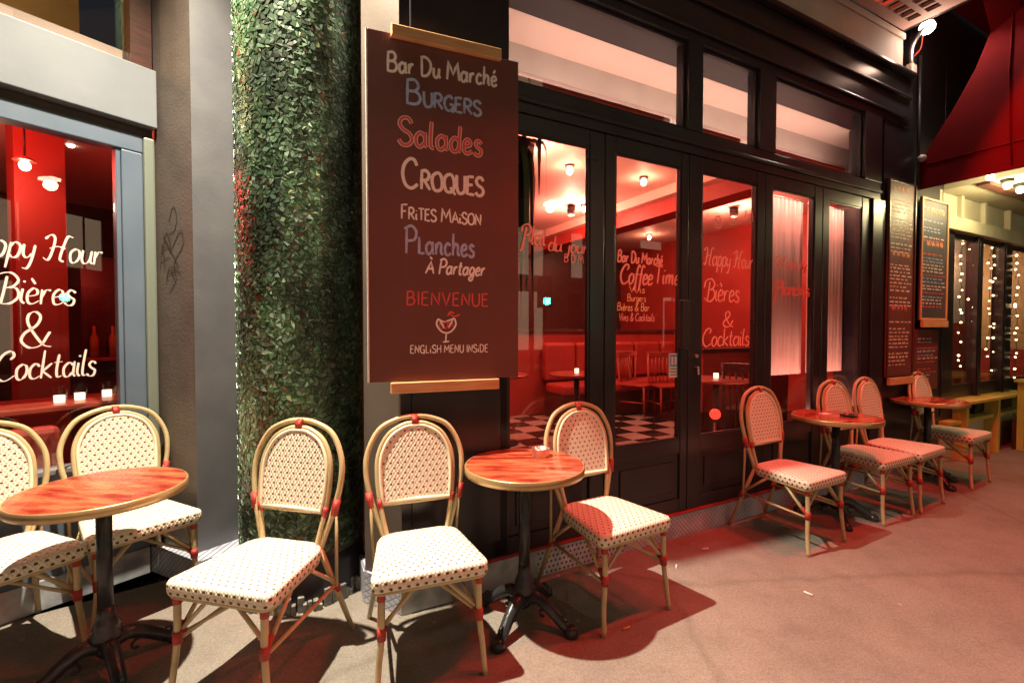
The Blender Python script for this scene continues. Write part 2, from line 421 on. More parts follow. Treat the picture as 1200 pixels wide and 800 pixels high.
def box(name, m, parent, x0, x1, y0, y1, z0, z1, bevel=0.003, **kw):
    return MB().box(x0, x1, y0, y1, z0, z1).build(name, m, parent, bevel, **kw)
def tag(o, label=None, cat=None, group=None, kind=None):
    if label: o['label'] = label
    if cat: o['category'] = cat
    if group: o['group'] = group
    if kind: o['kind'] = kind
    return o
def thing(name, label, cat, loc=(0, 0, 0), rz=0, group=None):
    o = bpy.data.objects.new(name, None); col.objects.link(o)
    o.empty_display_size = .1
    o.location = loc; o.rotation_euler = (0, 0, rz)
    return tag(o, label, cat, group)
def on_main(name, label, cat, x=0, y=0, z=0, group=None, kind=None):
    o = thing(name, label, cat, M_MAIN @ Vector((x, y, z)), A_MAIN, group)
    if kind: o['kind'] = kind
    return o
def on_left(name, label, cat, x=0, y=0, z=0, group=None, kind=None):
    o = thing(name, label, cat, M_LEFT @ Vector((x, y, z)), A_LEFT, group)
    if kind: o['kind'] = kind
    return o
def copy_tree(o, parent=None):
    c = o.copy(); col.objects.link(c)
    if parent is not None: c.parent = parent
    for ch in list(o.children): copy_tree(ch, c)
    return c
def catmull(pts, n=6):
    out = []; P = [pts[0]] + list(pts) + [pts[-1]]
    for i in range(1, len(P) - 2):
        p0, p1, p2, p3 = [Vector(q) for q in P[i - 1:i + 3]]
        for k in range(n):
            t = k / n
            out.append(.5 * ((2 * p1) + (p2 - p0) * t + (2 * p0 - 5 * p1 + 4 * p2 - p3) * t * t + (3 * p1 - p0 - 3 * p2 + p3) * t ** 3))
    out.append(Vector(pts[-1])); return out
# pixel (of the 1200 px photograph) to position along a wall frame, used only to size things
def px_t(x, M=M_MAIN, y=0.0):
    o = M @ Vector((0, y, 0)); d = M.to_3x3() @ Vector((1, 0, 0)); r = (x - 600) / F_PX
    return (r * o.y - o.x) / (d.x - r * d.y)
def px_z(x, py, M=M_MAIN, y=0.0):
    t = px_t(x, M, y); p = M @ Vector((t, y, 0)); return EYE + (HOR - py) / F_PX * p.y
def ground_pt(x, py, h=0.0):
    Y = (EYE - h) * F_PX / (py - HOR); return Vector(((x - 600) / F_PX * Y, Y, h))

# ------------------------------------------------------------------ handwriting (stroke glyphs; cap height 1)
G = {
 'A': (.72, [['l', (0, 0), (.36, 1), (.72, 0)], ['l', (.13, .34), (.6, .36)]]),
 'À': (.72, [['l', (0, 0), (.36, .8), (.72, 0)], ['l', (.05, .3), (.68, .34)], ['l', (.2, 1.12), (.42, .94)]]),
 'B': (.62, [['l', (.02, 0), (.05, 1)], ['s', (.0, .95), (.35, 1.02), (.52, .8), (.4, .58), (.06, .52)], ['s', (.06, .52), (.45, .52), (.6, .27), (.42, .03), (-.02, .02)]]),
 'C': (.66, [['s', (.6, .78), (.5, .97), (.28, .98), (.06, .75), (0, .42), (.12, .1), (.38, 0), (.64, .16)]]),
 'D': (.7, [['l', (.05, 0), (.03, 1)], ['s', (-.04, .96), (.3, 1), (.62, .75), (.62, .35), (.38, .04), (.0, .0)]]),
 'E': (.52, [['l', (.5, 1), (.03, .97), (0, .02), (.52, 0)], ['l', (.02, .52), (.42, .55)]]),
 'F': (.52, [['l', (.04, 0), (.06, .98), (.54, 1.02)], ['l', (.05, .52), (.42, .56)]]),
 'G': (.7, [['s', (.6, .8), (.42, 1), (.1, .82), (0, .42), (.14, .06), (.42, 0), (.62, .18)], ['l', (.38, .42), (.66, .44), (.62, -.12)]]),
 'H': (.64, [['l', (.02, 0), (.04, 1)], ['l', (.6, 0), (.62, 1)], ['l', (.03, .5), (.6, .54)]]),
 'I': (.12, [['l', (.06, 0), (.06, 1)]]),
 'L': (.5, [['l', (.04, 1), (.02, .02), (.5, .03)]]),
 'M': (.86, [['l', (0, 0), (.1, 1), (.42, .3), (.74, 1), (.86, 0)]]),
 'N': (.66, [['l', (0, 0), (.04, .98), (.6, .03), (.64, 1)]]),
 'O': (.72, [['s', (.36, 1), (.06, .8), (0, .45), (.12, .08), (.38, 0), (.64, .15), (.7, .55), (.58, .9), (.34, 1)]]),
 'P': (.56, [['l', (.03, -.02), (.06, 1)], ['s', (-.06, .9), (.3, 1.03), (.56, .82), (.46, .52), (.06, .46)]]),
 'Q': (.74, [['s', (.36, 1), (.06, .8), (0, .45), (.12, .08), (.38, 0), (.64, .15), (.7, .55), (.58, .9), (.34, 1)], ['l', (.42, .28), (.78, -.12)]]),
 'R': (.62, [['l', (.02, 0), (.05, 1)], ['s', (-.02, .95), (.34, 1.02), (.54, .8), (.4, .54), (.05, .48)], ['l', (.22, .48), (.6, 0)]]),
 'S': (.58, [['s', (.54, .82), (.4, 1), (.14, .97), (.03, .76), (.18, .56), (.44, .44), (.56, .22), (.4, .02), (.14, 0), (-.02, .17)]]),
 'T': (.6, [['l', (.3, 0), (.3, 1)], ['l', (0, 1), (.62, 1)]]),
 'U': (.64, [['s', (.02, 1), (.02, .4), (.14, .04), (.36, .0), (.56, .14), (.6, .5), (.6, 1)]]),
 'V': (.66, [['l', (0, 1), (.32, 0), (.66, 1)]]),
 'W': (.9, [['l', (0, 1), (.2, 0), (.45, .75), (.68, 0), (.92, 1.04)]]),
 'a': (.48, [['s', (.38, .42), (.22, .54), (.02, .36), (.04, .08), (.2, .0), (.37, .16)], ['l', (.42, .58), (.40, .1), (.5, .0)]]),
 'c': (.4, [['s', (.38, .43), (.22, .55), (.04, .36), (.06, .08), (.22, 0), (.42, .1)]]),
 'd': (.46, [['s', (.38, .44), (.2, .54), (.02, .32), (.08, .04), (.26, .02), (.4, .2)], ['s', (.46, 1.02), (.41, .5), (.4, .12), (.5, .02)]]),
 'e': (.4, [['s', (.04, .26), (.3, .32), (.34, .46), (.2, .55), (.03, .36), (.06, .06), (.22, 0), (.42, .12)]]),
 'f': (.32, [['s', (.42, .9), (.3, 1.02), (.18, .8), (.14, .3), (.1, -.25), (.0, -.3)], ['l', (.0, .5), (.34, .53)]]),
 'g': (.46, [['s', (.38, .46), (.2, .55), (.02, .34), (.08, .06), (.24, .04), (.38, .2)], ['s', (.42, .52), (.4, .0), (.32, -.32), (.12, -.36), (.04, -.2), (.3, -.02)]]),
 'h': (.46, [['l', (.06, 1.02), (.02, 0)], ['s', (.03, .28), (.2, .54), (.36, .46), (.36, .12), (.48, .0)]]),
 'i': (.16, [['s', (.06, .52), (.04, .14), (.16, .0)], ['l', (.08, .74), (.1, .8)]]),
 'j': (.2, [['s', (.14, .52), (.12, -.1), (.02, -.34), (-.12, -.28)], ['l', (.16, .74), (.18, .8)]]),
 'k': (.44, [['l', (.06, 1.02), (.02, 0)], ['l', (.38, .54), (.06, .26), (.42, .0)]]),
 'l': (.2, [['s', (.1, 1.02), (.05, .5), (.06, .08), (.2, .02)]]),
 'm': (.7, [['l', (.02, .52), (.04, 0)], ['s', (.05, .3), (.18, .54), (.32, .46), (.32, .02)], ['s', (.33, .3), (.48, .54), (.6, .44), (.6, .1), (.72, 0)]]),
 'n': (.46, [['l', (.02, .52), (.04, 0)], ['s', (.05, .28), (.2, .54), (.36, .46), (.36, .12), (.48, .0)]]),
 'o': (.42, [['s', (.22, .55), (.03, .38), (.06, .06), (.22, 0), (.38, .2), (.36, .46), (.2, .55)]]),
 'p': (.46, [['l', (.08, .54), (.0, -.38)], ['s', (.04, .36), (.22, .56), (.42, .42), (.36, .08), (.2, 0), (.04, .12)]]),
 'r': (.36, [['l', (.03, .52), (.04, 0)], ['s', (.05, .26), (.16, .5), (.34, .5)]]),
 's': (.36, [['s', (.34, .45), (.2, .56), (.06, .44), (.16, .3), (.32, .2), (.28, .02), (.12, -.02), (-.02, .08)]]),
 't': (.32, [['s', (.14, .86), (.1, .3), (.16, .02), (.32, .06)], ['l', (-.02, .56), (.3, .58)]]),
 'u': (.46, [['s', (.03, .52), (.03, .14), (.16, .0), (.34, .14), (.4, .52)], ['s', (.4, .52), (.38, .12), (.5, .02)]]),
 'v': (.4, [['l', (0, .52), (.18, 0), (.4, .54)]]),
 'x': (.4, [['l', (0, .5), (.38, 0)], ['l', (.38, .52), (0, 0)]]),
 'y': (.44, [['s', (.02, .52), (.04, .16), (.18, .04), (.36, .2)], ['s', (.42, .52), (.36, .0), (.24, -.34), (.06, -.34)]]),
 '&': (.72, [['s', (.72, .02), (.5, .1), (.2, .62), (.2, .9), (.36, 1), (.48, .86), (.38, .62), (.1, .4), (.02, .18), (.2, 0), (.46, .06), (.64, .34), (.7, .44)]]),
 ' ': (.32, []),
}
G['é'] = (G['e'][0], G['e'][1] + [['l', (.16, .7), (.3, .9)]])
G['è'] = (G['e'][0], G['e'][1] + [['l', (.1, .9), (.24, .7)]])
# swash capitals for the window script
SW = {
 'H': (.85, [['s', (-.1, .8), (.1, .98), (.26, .85), (.22, .4), (.1, .02), (-.1, .1)], ['s', (.95, .95), (.74, .98), (.62, .6), (.54, .1), (.7, .0)], ['s', (.1, .46), (.4, .56), (.7, .5)]]),
 'B': (.72, [['s', (.2, .0), (.26, .5), (.3, .92)], ['s', (-.08, .62), (.02, .95), (.4, 1.05), (.66, .82), (.52, .58), (.28, .52)], ['s', (.28, .52), (.62, .52), (.72, .24), (.5, .0), (.2, -.02), (-.04, .14)]]),
 'C': (.66, [['s', (.46, .72), (.58, .86), (.46, 1.02), (.18, .88), (0, .48), (.1, .1), (.36, -.02), (.68, .16)]]),
 'P': (.7, [['s', (.3, .9), (.22, .3), (.1, -.3), (-.08, -.36)], ['s', (-.02, .62), (.04, .92), (.4, 1.04), (.66, .8), (.52, .5), (.28, .46)]]),
}
def layout(text, cap, small=None, script=False, space=.13):
    """-> list of strokes [(mode, [(x,y)])], width; metres"""
    out = []; x = 0; first = True
    for ch in text:
        if ch == ' ':
            x += .36 * cap; first = True; continue
        w_, st = (SW.get(ch) if script and ch in SW else None) or G[ch]
        sc = cap
        if small and not first and (ch.isupper() or ch == 'i'): sc = cap * small
        elif small and not first: sc = cap * small * 1.35
        for s_ in st:
            out.append((s_[0], [(x + p[0] * sc, p[1] * sc) for p in s_[1:]]))
        x += (w_ + (space if not script else .05)) * sc; first = False
    return out, x
def ribbon(strokes, width, mb, slant=0.0, nib=0.0, fit=1.0, lift=0.0, rise=0.0, seed=1):
    rnd = random.Random(seed)
    for si, (mode, pts) in enumerate(strokes):
        pts = [Vector((p[0] * fit + p[1] * slant + rnd.uniform(-.03, .03) * width, p[1] + p[0] * fit * rise)) for p in pts]
        if mode == 's': pl = catmull(pts, 5)
        else:
            pl = []
            for a, b_ in zip(pts[:-1], pts[1:]): pl += [a, a.lerp(b_, .5)]
            pl.append(pts[-1])
        n = len(pl); b0 = len(mb.v); y = -lift - .00012 * (si % 9)
        for i, p in enumerate(pl):
            tg = (pl[min(i + 1, n - 1)] - pl[max(i - 1, 0)])
            if tg.length < 1e-9: tg = Vector((1, 0))
            tg.normalize(); nr = Vector((-tg.y, tg.x))
            hw = width * .5 * (1 - nib + nib * (1.5 if tg.y < -.2 or tg.y > .75 else .5))
            if i in (0, n - 1): hw *= .75
            mb.v += [(p.x + nr.x * hw, y, p.y + nr.y * hw), (p.x - nr.x * hw, y, p.y - nr.y * hw)]
        for i in range(n - 1):
            a = b0 + 2 * i; mb.face((a, a + 1, a + 3, a + 2))
def write(parent, text, m, x0, x1, z, y, cap, width=None, small=None, script=False, slant=0.0, nib=0.0,
          outline=None, rise=0.0, name='lettering', label=None, space=.13):
    st, W = layout(text, cap, small, script, space)
    fit = (x1 - x0) / max(W, 1e-6); width = width or cap * .12
    mb = MB(); ribbon(st, width * (1.7 if outline else 1), mb, slant, nib, fit, 0, rise, hash(len(text)) % 97)
    o = mb.build(name, outline or m, parent); o.location = (x0, y, z)
    if label: o['label'] = label
    if outline:
        mb = MB(); ribbon(st, width, mb, slant, nib, fit, .0016, rise, hash(len(text)) % 97)
        o2 = mb.build('lettering_fill', m, o)
    return o

# ------------------------------------------------------------------ SETTING: ground
gr = MB(); gr.face([0, 1, 2, 3]); gr.v = [(-150, -150, -.14), (150, -150, -.14), (150, 150, -.14), (-150, 150, -.14)]
tag(gr.build('road', 'road'), kind='structure')
# pavement slab: follows both shopfronts, 4.2 m wide
dm = Vector((math.cos(A_MAIN), math.sin(A_MAIN))); nm = Vector((math.sin(A_MAIN), -math.cos(A_MAIN)))
dl = Vector((math.cos(A_LEFT), math.sin(A_LEFT))); nl = Vector((math.sin(A_LEFT), -math.cos(A_LEFT)))
def P2(M, x, y): p = M @ Vector((x, y, 0)); return (p.x, p.y)
Wp = 4.6
pav = [P2(M_MAIN, 40, 9), P2(M_LEFT, -30, 9), P2(M_LEFT, -30, -Wp), P2(M_LEFT, 1.45, -Wp), P2(M_MAIN, 40, -Wp)]
# order counter-clockwise
pav = [P2(M_LEFT, -30, 9), P2(M_LEFT, -30, -Wp), P2(M_LEFT, 2.2, -Wp), P2(M_MAIN, 40, -Wp), P2(M_MAIN, 40, 9)]
tag(MB().prism(pav, -.138, 0).build('pavement', 'pave'), kind='structure')
kerb = MB().box(-.2, 36, -.16, 0, -.139, .006).build('kerb', 'kerb', None, .02)
kerb.location = (pav[2][0], pav[2][1], 0); kerb.rotation_euler = (0, 0, A_MAIN); tag(kerb, kind='structure')
kerb2 = MB().box(-32, .0, -.16, 0, -.139, .006).build('kerb', 'kerb', None, .02)
kerb2.location = (pav[2][0], pav[2][1], 0); kerb2.rotation_euler = (0, 0, A_LEFT); tag(kerb2, kind='structure')

# ------------------------------------------------------------------ MAIN SHOPFRONT building shell
XR = 4.42      # right end of the bar front
wall = on_main('bar_building', 'dark painted bar front wall with glazed folding doors and pale transoms above', 'building')
def wbox(name, m, *a, **kw): return box(name, m, wall, *a, **kw)
# step / riser
STEP = .152
wbox('marble_riser', 'marble', -.62, .16, -.012, .24, 0, STEP, bevel=.004)
wbox('dotted_riser', 'dots', .163, .80, -.010, .24, 0, STEP)
wbox('lattice_riser', 'lattice', .803, 4.90, -.008, .24, 0, STEP)
wbox('red_trim_strip', 'redpaint', -.60, 4.6, -.016, .20, STEP + .001, STEP + .016, bevel=.002)
# left pilaster with chamfered corner face that runs back to the column
c0 = (-.61, 0.0); c1 = (-.03, 0.0)
chs = Matrix.Rotation(-A_MAIN, 2) @ Vector((-.887, .46))
ch = (c0[0] + chs.x * .245, c0[1] + chs.y * .245); chb = Matrix.Rotation(-A_MAIN, 2) @ Vector((-.30, .95)); chd = (ch[0] + chb.x * .7, ch[1] + chb.y * .7)
pil = MB().prism([c0, c1, (-.03, .30), (-.03, .9), chd, ch], STEP + .017, 5.2)
pm = pil.mesh('pilaster'); pm.materials.append(MT['black']); pm.materials.append(MT['chamfer'])
pm.polygons[7].material_index = 1
po = bpy.data.objects.new('pilaster', pm); col.objects.link(po); po.parent = wall
wbox('pilaster_panel', 'black', -.56, -.075, -.012, .01, .26, 3.6, bevel=.006)
# chamfer riser
MB().prism([(-.622, -.002), (-.622, .2), (ch[0], ch[1] + .2), (ch[0] - .01, ch[1] - .012)], 0, STEP + .012).build('chamfer_riser', 'lattice', wall)
# lintel over doors, transom frames, fascia
DT = 2.59
wbox('door_head', 'black', -.028, 3.80, -.006, .10, DT, 2.745, bevel=.004)
wbox('head_moulding', 'black', -.028, 3.80, -.022, -.007, DT + .055, DT + .085, bevel=.006)
tr = [(-.028, 1.325), (1.462, 2.072), (2.258, 3.522)]
xs = [-.028] + [v for p in tr for v in p][1:-1] + [3.522]
wbox('transom_mullion', 'black', 1.325, 1.462, -.012, .10, 2.745, 3.34)
wbox('transom_mullion', 'black', 2.072, 2.258, -.012, .10, 2.745, 3.34)
wbox('transom_mullion', 'black', 3.522, 3.80, -.012, .10, 2.745, 3.34)
for i, (a, b_) in enumerate(tr):
    f = wbox('transom_pane', 'glassrefl', a, b_, .045, .051, 2.747, 3.338, bevel=0)
    fr = MB(); fr.box(a, b_, .02, .044, 2.746, 2.77); fr.box(a, b_, .02, .044, 3.315, 3.339); fr.box(a, a + .02, .02, .044, 2.771, 3.314); fr.box(b_ - .02, b_, .02, .044, 2.771, 3.314)
    fr.build('transom_bead', 'black', f)
    wbox('transom_rail', 'text_red', a + .001, b_ - .001, .115, .14, 2.795, 2.822, bevel=.003)
    wbox('transom_rail', 'text_red', a + .001, b_ - .001, .105, .13, 2.75, 2.778, bevel=.003)
    wbox('transom_rail', 'redwall', a + .001, b_ - .001, .15, .17, 2.855, 2.878, bevel=.003)
wbox('fascia_board', 'black', -.028, 4.30, -.006, .28, 3.34, 3.84, bevel=.004)
wbox('fascia_moulding', 'black', -.028, 4.30, -.030, -.007, 3.40, 3.425, bevel=.008)
wbox('fascia_moulding', 'black', -.028, 4.30, -.034, -.007, 3.60, 3.625, bevel=.008)
wbox('fascia_moulding', 'black', -.028, 4.30, -.065, -.007, 3.80, 3.838, bevel=.012)
wbox('cream_cornice', 'cream', -.028, 4.12, -.02, .28, 3.842, 4.168, bevel=.004)
wbox('cornice_bead', 'cream', -.028, 4.12, -.045, -.021, 4.11, 4.165, bevel=.01)
wbox('end_jamb', 'black', 3.652, 3.86, -.02, .30, STEP + .017, DT, bevel=.004)
wbox('end_wall', 'black', 3.862, 5.06, .0, .30, STEP + .001, 2.74, bevel=.004)
wbox('end_wall_upper', 'black', 3.862, 5.06, .0, .30, 2.742, 3.338, bevel=.002)
wbox('end_pier', 'black', 4.302, 5.06, .0, .30, 3.342, 5.2, bevel=.002)
wbox('upper_wall', 'stone', -.6, 4.30, .01, .30, 4.72, 9.5, bevel=0)
wbox('upper_wall_right', 'stone', 4.31, 12, .01, .30, 5.22, 9.5, bevel=0)

# canopy soffit with vent slots
can = on_main('canopy', 'pinkish flat canopy soffit over the bar doors with slotted vents', 'canopy')
ZC = 4.17
cs = MB()
slots = []
for j in range(2):
    for i in range(7):
        slots.append((3.22 + i * .108, 3.22 + i * .108 + .078, -.13 - j * .14 - .095, -.13 - j * .14))
xa = [-.6] + sorted({v for s_ in slots for v in s_[:2]}) + [4.05]
ya = [-.95] + sorted({v for s_ in slots for v in s_[2:]}) + [-.046]
for i in range(len(xa) - 1):
    for j in range(len(ya) - 1):
        cx, cyy = (xa[i] + xa[i + 1]) / 2, (ya[j] + ya[j + 1]) / 2
        if any(s_[0] < cx < s_[1] and s_[2] < cyy < s_[3] for s_ in slots): continue
        cs.box(xa[i], xa[i + 1], ya[j], ya[j + 1], ZC, ZC + .03)
cs.build('soffit_panel', 'soffit', can)
box('canopy_top', 'black', can, -.6, 4.05, -.95, -.046, ZC + .16, ZC + .54)
box('canopy_end', 'black', can, 4.052, 4.09, -.95, -.01, ZC, ZC + .54)
box('canopy_front', 'awning', can, -.6, 4.09, -.99, -.952, ZC - .02, ZC + .54)
vl = box('vent_lamp', 'heatglow', can, 3.24, 3.46, -.24, -.13, ZC + .10, ZC + .12)
for i, h in enumerate(HEATERS):
    ht = on_main('patio_heater', ['red glowing bar heater under the canopy, the one nearer the mosaic column', 'red glowing bar heater under the canopy, the one nearer the menu boards'][i], 'heater', h[0], h[1], h[2], group='bar heaters under the canopy')
    box('housing', 'plasticd', ht, -.32, .32, -.07, .07, .03, .09)
    box('element', 'heatglow', ht, -.27, .27, -.022, .022, -.0, .02)
    box('bracket', 'plasticd', ht, -.02, .02, -.02, .158, .091, .12)

# ------------------------------------------------------------------ folding doors
DB = [-.12, .635, 1.352, 2.160, 2.905, 3.650]
PG = [(-.02, .524), (.719, 1.283), (1.480, 2.067), (2.250, 2.796), (3.004, 3.508)]
GZ0, GZ1 = .665, 2.49
dlab = ['glazed folding door beside the big brown chalkboard, painted Plat du jour', 'glazed door with the tall black handle and a blue notice card',
        'glazed door painted BDM, Happy Hour and Cocktails', 'glazed door with a pink curtain behind it, red script on the pane', 'rightmost glazed door of the bar, next to the menu boards']
doors = []
for i in range(5):
    a, b_ = DB[i] + .003, DB[i + 1] - .003; ga, gb = PG[i]
    d = on_main('glazed_door', dlab[i], 'door', group='folding doors of the bar front'); doors.append(d)
    z0 = STEP + .018; z1 = DT - .004
    box('stile', 'black', d, a, ga, .0, .055, z0, z1, bevel=.006)
    box('stile', 'black', d, gb, b_, .0, .055, z0, z1, bevel=.006)
    box('top_rail', 'black', d, ga + .001, gb - .001, .003, .052, GZ1, z1)
    box('bottom_rail', 'black', d, ga + .001, gb - .001, .003, .052, GZ0 - .10, GZ0)
    box('bottom_panel', 'black', d, ga + .001, gb - .001, .014, .045, z0 + .09, GZ0 - .101)
    box('bottom_moulding', 'black', d, ga + .05, gb - .05, .004, .0135, z0 + .14, GZ0 - .15, bevel=.008)
    box('kick_rail', 'black', d, ga + .001, gb - .001, .003, .052, z0, z0 + .089)
    gp = box('glass_pane', 'glass', d, ga + .001, gb - .001, .026, .032, GZ0 + .001, GZ1 - .001, bevel=0)
    bd = MB()
    bd.box(ga, ga + .012, .008, .024, GZ0, GZ1); bd.box(gb - .012, gb, .008, .024, GZ0, GZ1)
    bd.box(ga + .013, gb - .013, .008, .024, GZ0, GZ0 + .012); bd.box(ga + .013, gb - .013, .008, .024, GZ1 - .012, GZ1)
    bd.build('glazing_bead', 'black', d)
GY = .0245
def zz(px, py): return px_z(px, py, M_MAIN, .026)
def tt(px): return px_t(px, M_MAIN, .026)
def wr(door, text, m, xa, ya, xb, cap_px, **kw):
    t0, t1 = tt(xa), tt(xb); Zm = (M_MAIN @ Vector(((t0 + t1) / 2, 0, 0))).y
    return write(doors[door], text, m, t0, t1, zz((xa + xb) / 2, ya), GY, cap_px * Zm / F_PX, **kw)
wr(0, 'Plat', 'text_red', 610, 287, 640, 22, script=True, slant=.12, nib=.5, width=.011)
wr(0, 'du jour', 'text_red', 642, 296, 689, 17, script=True, slant=.12, nib=.5, width=.009)
wr(0, 'B D M', 'text_red', 661, 308, 684, 9)
wr(1, 'Bar Du Marché', 'text_red', 723, 309, 776, 13, width=.013, slant=.1)
wr(1, 'Coffee', 'text_red', 726, 333, 764, 22, script=True, width=.012, slant=.15, nib=.4)
wr(1, 'Time', 'text_red', 766, 333, 796, 20, width=.012, slant=.15, nib=.4)
wr(1, 'Vins', 'text_yellow', 737, 343, 756, 8)
wr(1, 'Burgers', 'text_yellow', 735, 353, 757, 8)
wr(1, 'Bières & Bar', 'text_yellow', 723, 364, 761, 9, slant=.1)
wr(1, 'Vins & Cocktails', 'text_red', 725, 376, 767, 9, slant=.1)
wr(2, 'B', 'text_red', 837, 268, 845, 13, width=.012); wr(2, 'D', 'text_red', 854, 264, 863, 12, width=.012); wr(2, 'M', 'text_red', 871, 260, 882, 12, width=.012)
wr(2, 'Happy Hour', 'text_red', 824, 313, 881, 20, script=True, slant=.12, nib=.5, width=.0105)
wr(2, 'Bières', 'text_red', 825, 353, 866, 24, script=True, slant=.1, nib=.5, width=.0115)
wr(2, '&', 'text_red', 847, 383, 861, 18, nib=.5, width=.01)
wr(2, 'Cocktails', 'text_red', 823, 405, 878, 20, script=True, slant=.1, nib=.5, width=.0105)
wr(3, 'Happy', 'text_dkred', 908, 314, 944, 12, script=True, slant=.2, nib=.4)
wr(3, 'Planches', 'text_dkred', 907, 346, 948, 16, script=True, slant=.1, nib=.4)
# door furniture
hx = tt(793)
box('handle', 'plasticd', doors[1], hx - .035, hx + .035, -.055, -.022, zz(793, 408), zz(793, 352), bevel=.008)
box('handle_mount', 'plasticd', doors[1], hx - .015, hx + .015, -.021, -.001, zz(793, 402), zz(793, 398))
box('handle_mount', 'plasticd', doors[1], hx - .015, hx + .015, -.021, -.001, zz(793, 362), zz(793, 358))
hx2 = tt(806.5) + .04
MB().tube([(0, 0, -.0), (0, -.02, 0)], .012, 12).build('lock', 'steel', doors[2]).location = (hx2, 0, zz(806, 417))
MB().tube([(0, 0, -.0), (0, -.025, 0), (0, -.03, -.05)], .007, 8).build('key_turn', 'steel', doors[2]).location = (hx2, 0, zz(806, 430))
nx0, nx1, nz0, nz1 = tt(783.5), tt(796.5) , zz(790, 442), zz(790, 414)
nc = box('notice_card', 'plasticw', doors[1], nx0, nx1, .018, .0235, nz0, nz1, bevel=0)
box('blue_print', 'plasticb', nc, nx0 + .008, nx1 - .008, .0165, .0175, nz0 + .075, nz1 - .008, bevel=0)
for k in range(2): box('pictogram', 'plasticw', nc, nx0 + .016 + k * .03, nx0 + .036 + k * .03, .0155, .016, nz0 + .085, nz1 - .02, bevel=0)
for k in range(3): box('print_line', 'plasticd', nc, nx0 + .012, nx1 - .014, .0165, .0172, nz0 + .016 + k * .02, nz0 + .021 + k * .02, bevel=0)
box('opening_card', 'plasticw', doors[1], tt(751), tt(775), .034, .04, zz(763, 292), zz(763, 283), bevel=0)

# ------------------------------------------------------------------ main interior
inn = on_main('bar_interior', None, None, kind='structure')
FZ = .165
box('interior_base', 'darkwood', inn, -.58, 6.0, .245, 6.2, .02, FZ - .012, bevel=0)
# checker tiles laid diagonally-square to the room
TS = .30
tw = MB().box(0, TS - .004, 0, TS - .004, 0, .0115).mesh('floor_tile'); tw.materials.append(MT['tilew'])
tb = tw.copy(); tb.materials.clear(); tb.materials.append(MT['tileb'])
cnt = 0
for i in range(0, 15):
    for j in range(0, 18):
        if i * TS + .25 > 4.4: continue
        o = bpy.data.objects.new('floor_tile', tw if (i + j) % 2 else tb); col.objects.link(o); o.parent = inn
        o.location = (-.55 + i * TS, .25 + j * TS, FZ - .012); cnt += 1
box('ceiling', 'redceil', inn, -.58, 6.0, .60, 6.2, 3.16, 3.30, bevel=0)
box('transom_soffit', 'redceil', inn, -.55, 5.88, .29, .59, 3.345, 3.40, bevel=0)
box('transom_soffit_front', 'redceil', inn, -.02, 3.64, .105, .289, 3.345, 3.40, bevel=0)
box('back_wall', 'darkwood', inn, -.58, 6.0, 6.0, 6.2, FZ, 3.16, bevel=0)
box('left_wall', 'salmon', inn, -.72, -.582, .32, 6.2, FZ, 3.3, bevel=0)
box('right_wall', 'redwall', inn, 5.9, 6.0, .31, 6.0, FZ, 3.16, bevel=0)
box('ceiling_beam', 'redwall', inn, 3.25, 3.55, .61, 6.0, 2.86, 3.16)
box('beam_cornice', 'redceil', inn, 3.12, 3.248, .61, 6.0, 3.04, 3.16)
box('wall_dado', 'darkwood', inn, -.55, 5.88, 5.93, 5.995, FZ, 1.15)
# bulkhead behind transoms
box('transom_bulkhead', 'cream', inn, -.55, 5.88, .57, .595, 2.80, 3.344, bevel=0)
box('bulkhead_band', 'soffit', inn, -.55, 5.88, .562, .569, 3.12, 3.16)

def in_thing(name, label, cat, x, y, z=FZ, rz=0, group=None):
    return thing(name, label, cat, M_MAIN @ Vector((x, y, z)), A_MAIN + rz, group)
# counter and back bar
bar = in_thing('bar_counter', 'dark wooden bar counter deep inside the room behind the doors', 'counter', 0, 0)
box('counter_front', 'redwood', bar, -.3, 2.4, 5.0, 5.06, 0, 1.05); box('counter_top', 'darkwood', bar, -.36, 2.46, 4.92, 5.4, 1.052, 1.10)
for k in range(7): box('counter_panel', 'darkwood', bar, -.24 + k * .38, .08 + k * .38, 4.98, 4.998, .1, .95, bevel=.006)
shelf = in_thing('bottle_shelf', 'dark back bar shelving of bottles behind the counter', 'shelf', 0, 5.55)
box('shelf_back', 'darkwood', shelf, -.4, 2.6, .3, .36, .9, 2.5)
for k in range(3):
    box('shelf_board', 'redwood', shelf, -.4, 2.6, .0, .299, 1.15 + k * .42, 1.18 + k * .42)
    for q in range(22):
        MB().lathe([(.03, 0), (.032, .02), (.032, .17), (.012, .22), (.012, .28)], (0, 0), 10).build('bottle', random.choice(['bottle', 'bottle2', 'redwood']), shelf).location = (-.32 + q * .13, .13, 1.181 + k * .42)
# ceiling lamps
cl = [(667, 202), (684, 246), (753, 215), (760, 279), (833, 240)]
clab = ['small ceiling bulb seen at the top of the door nearest the chalkboard', 'lower ceiling bulb seen in the door nearest the chalkboard', 'upper ceiling bulb seen through the door with the handle',
        'lower far ceiling bulb seen through the door with the handle', 'ceiling bulb seen through the door painted BDM']
for i, (px, py) in enumerate(cl):
    Y = (3.10 - EYE) * F_PX / (HOR - py); p = Vector(((px - 600) / F_PX * Y, Y, 3.10))
    lm = thing('ceiling_bulb', clab[i], 'lamp', p, 0, 'ceiling bulbs in the bar')
    MB().lathe([(.05, .04), (.05, .058)], (0, 0), 14).build('rose', 'darkwood', lm)
    MB().ball((0, 0, 0), .034, 12, 7, 1.25).build('bulb', 'bulbpend', lm)
    lamp('ceiling_bulb_light', 'POINT', None, p - Vector((0, 0, .08)), 9, (1, .34, .2), .04)
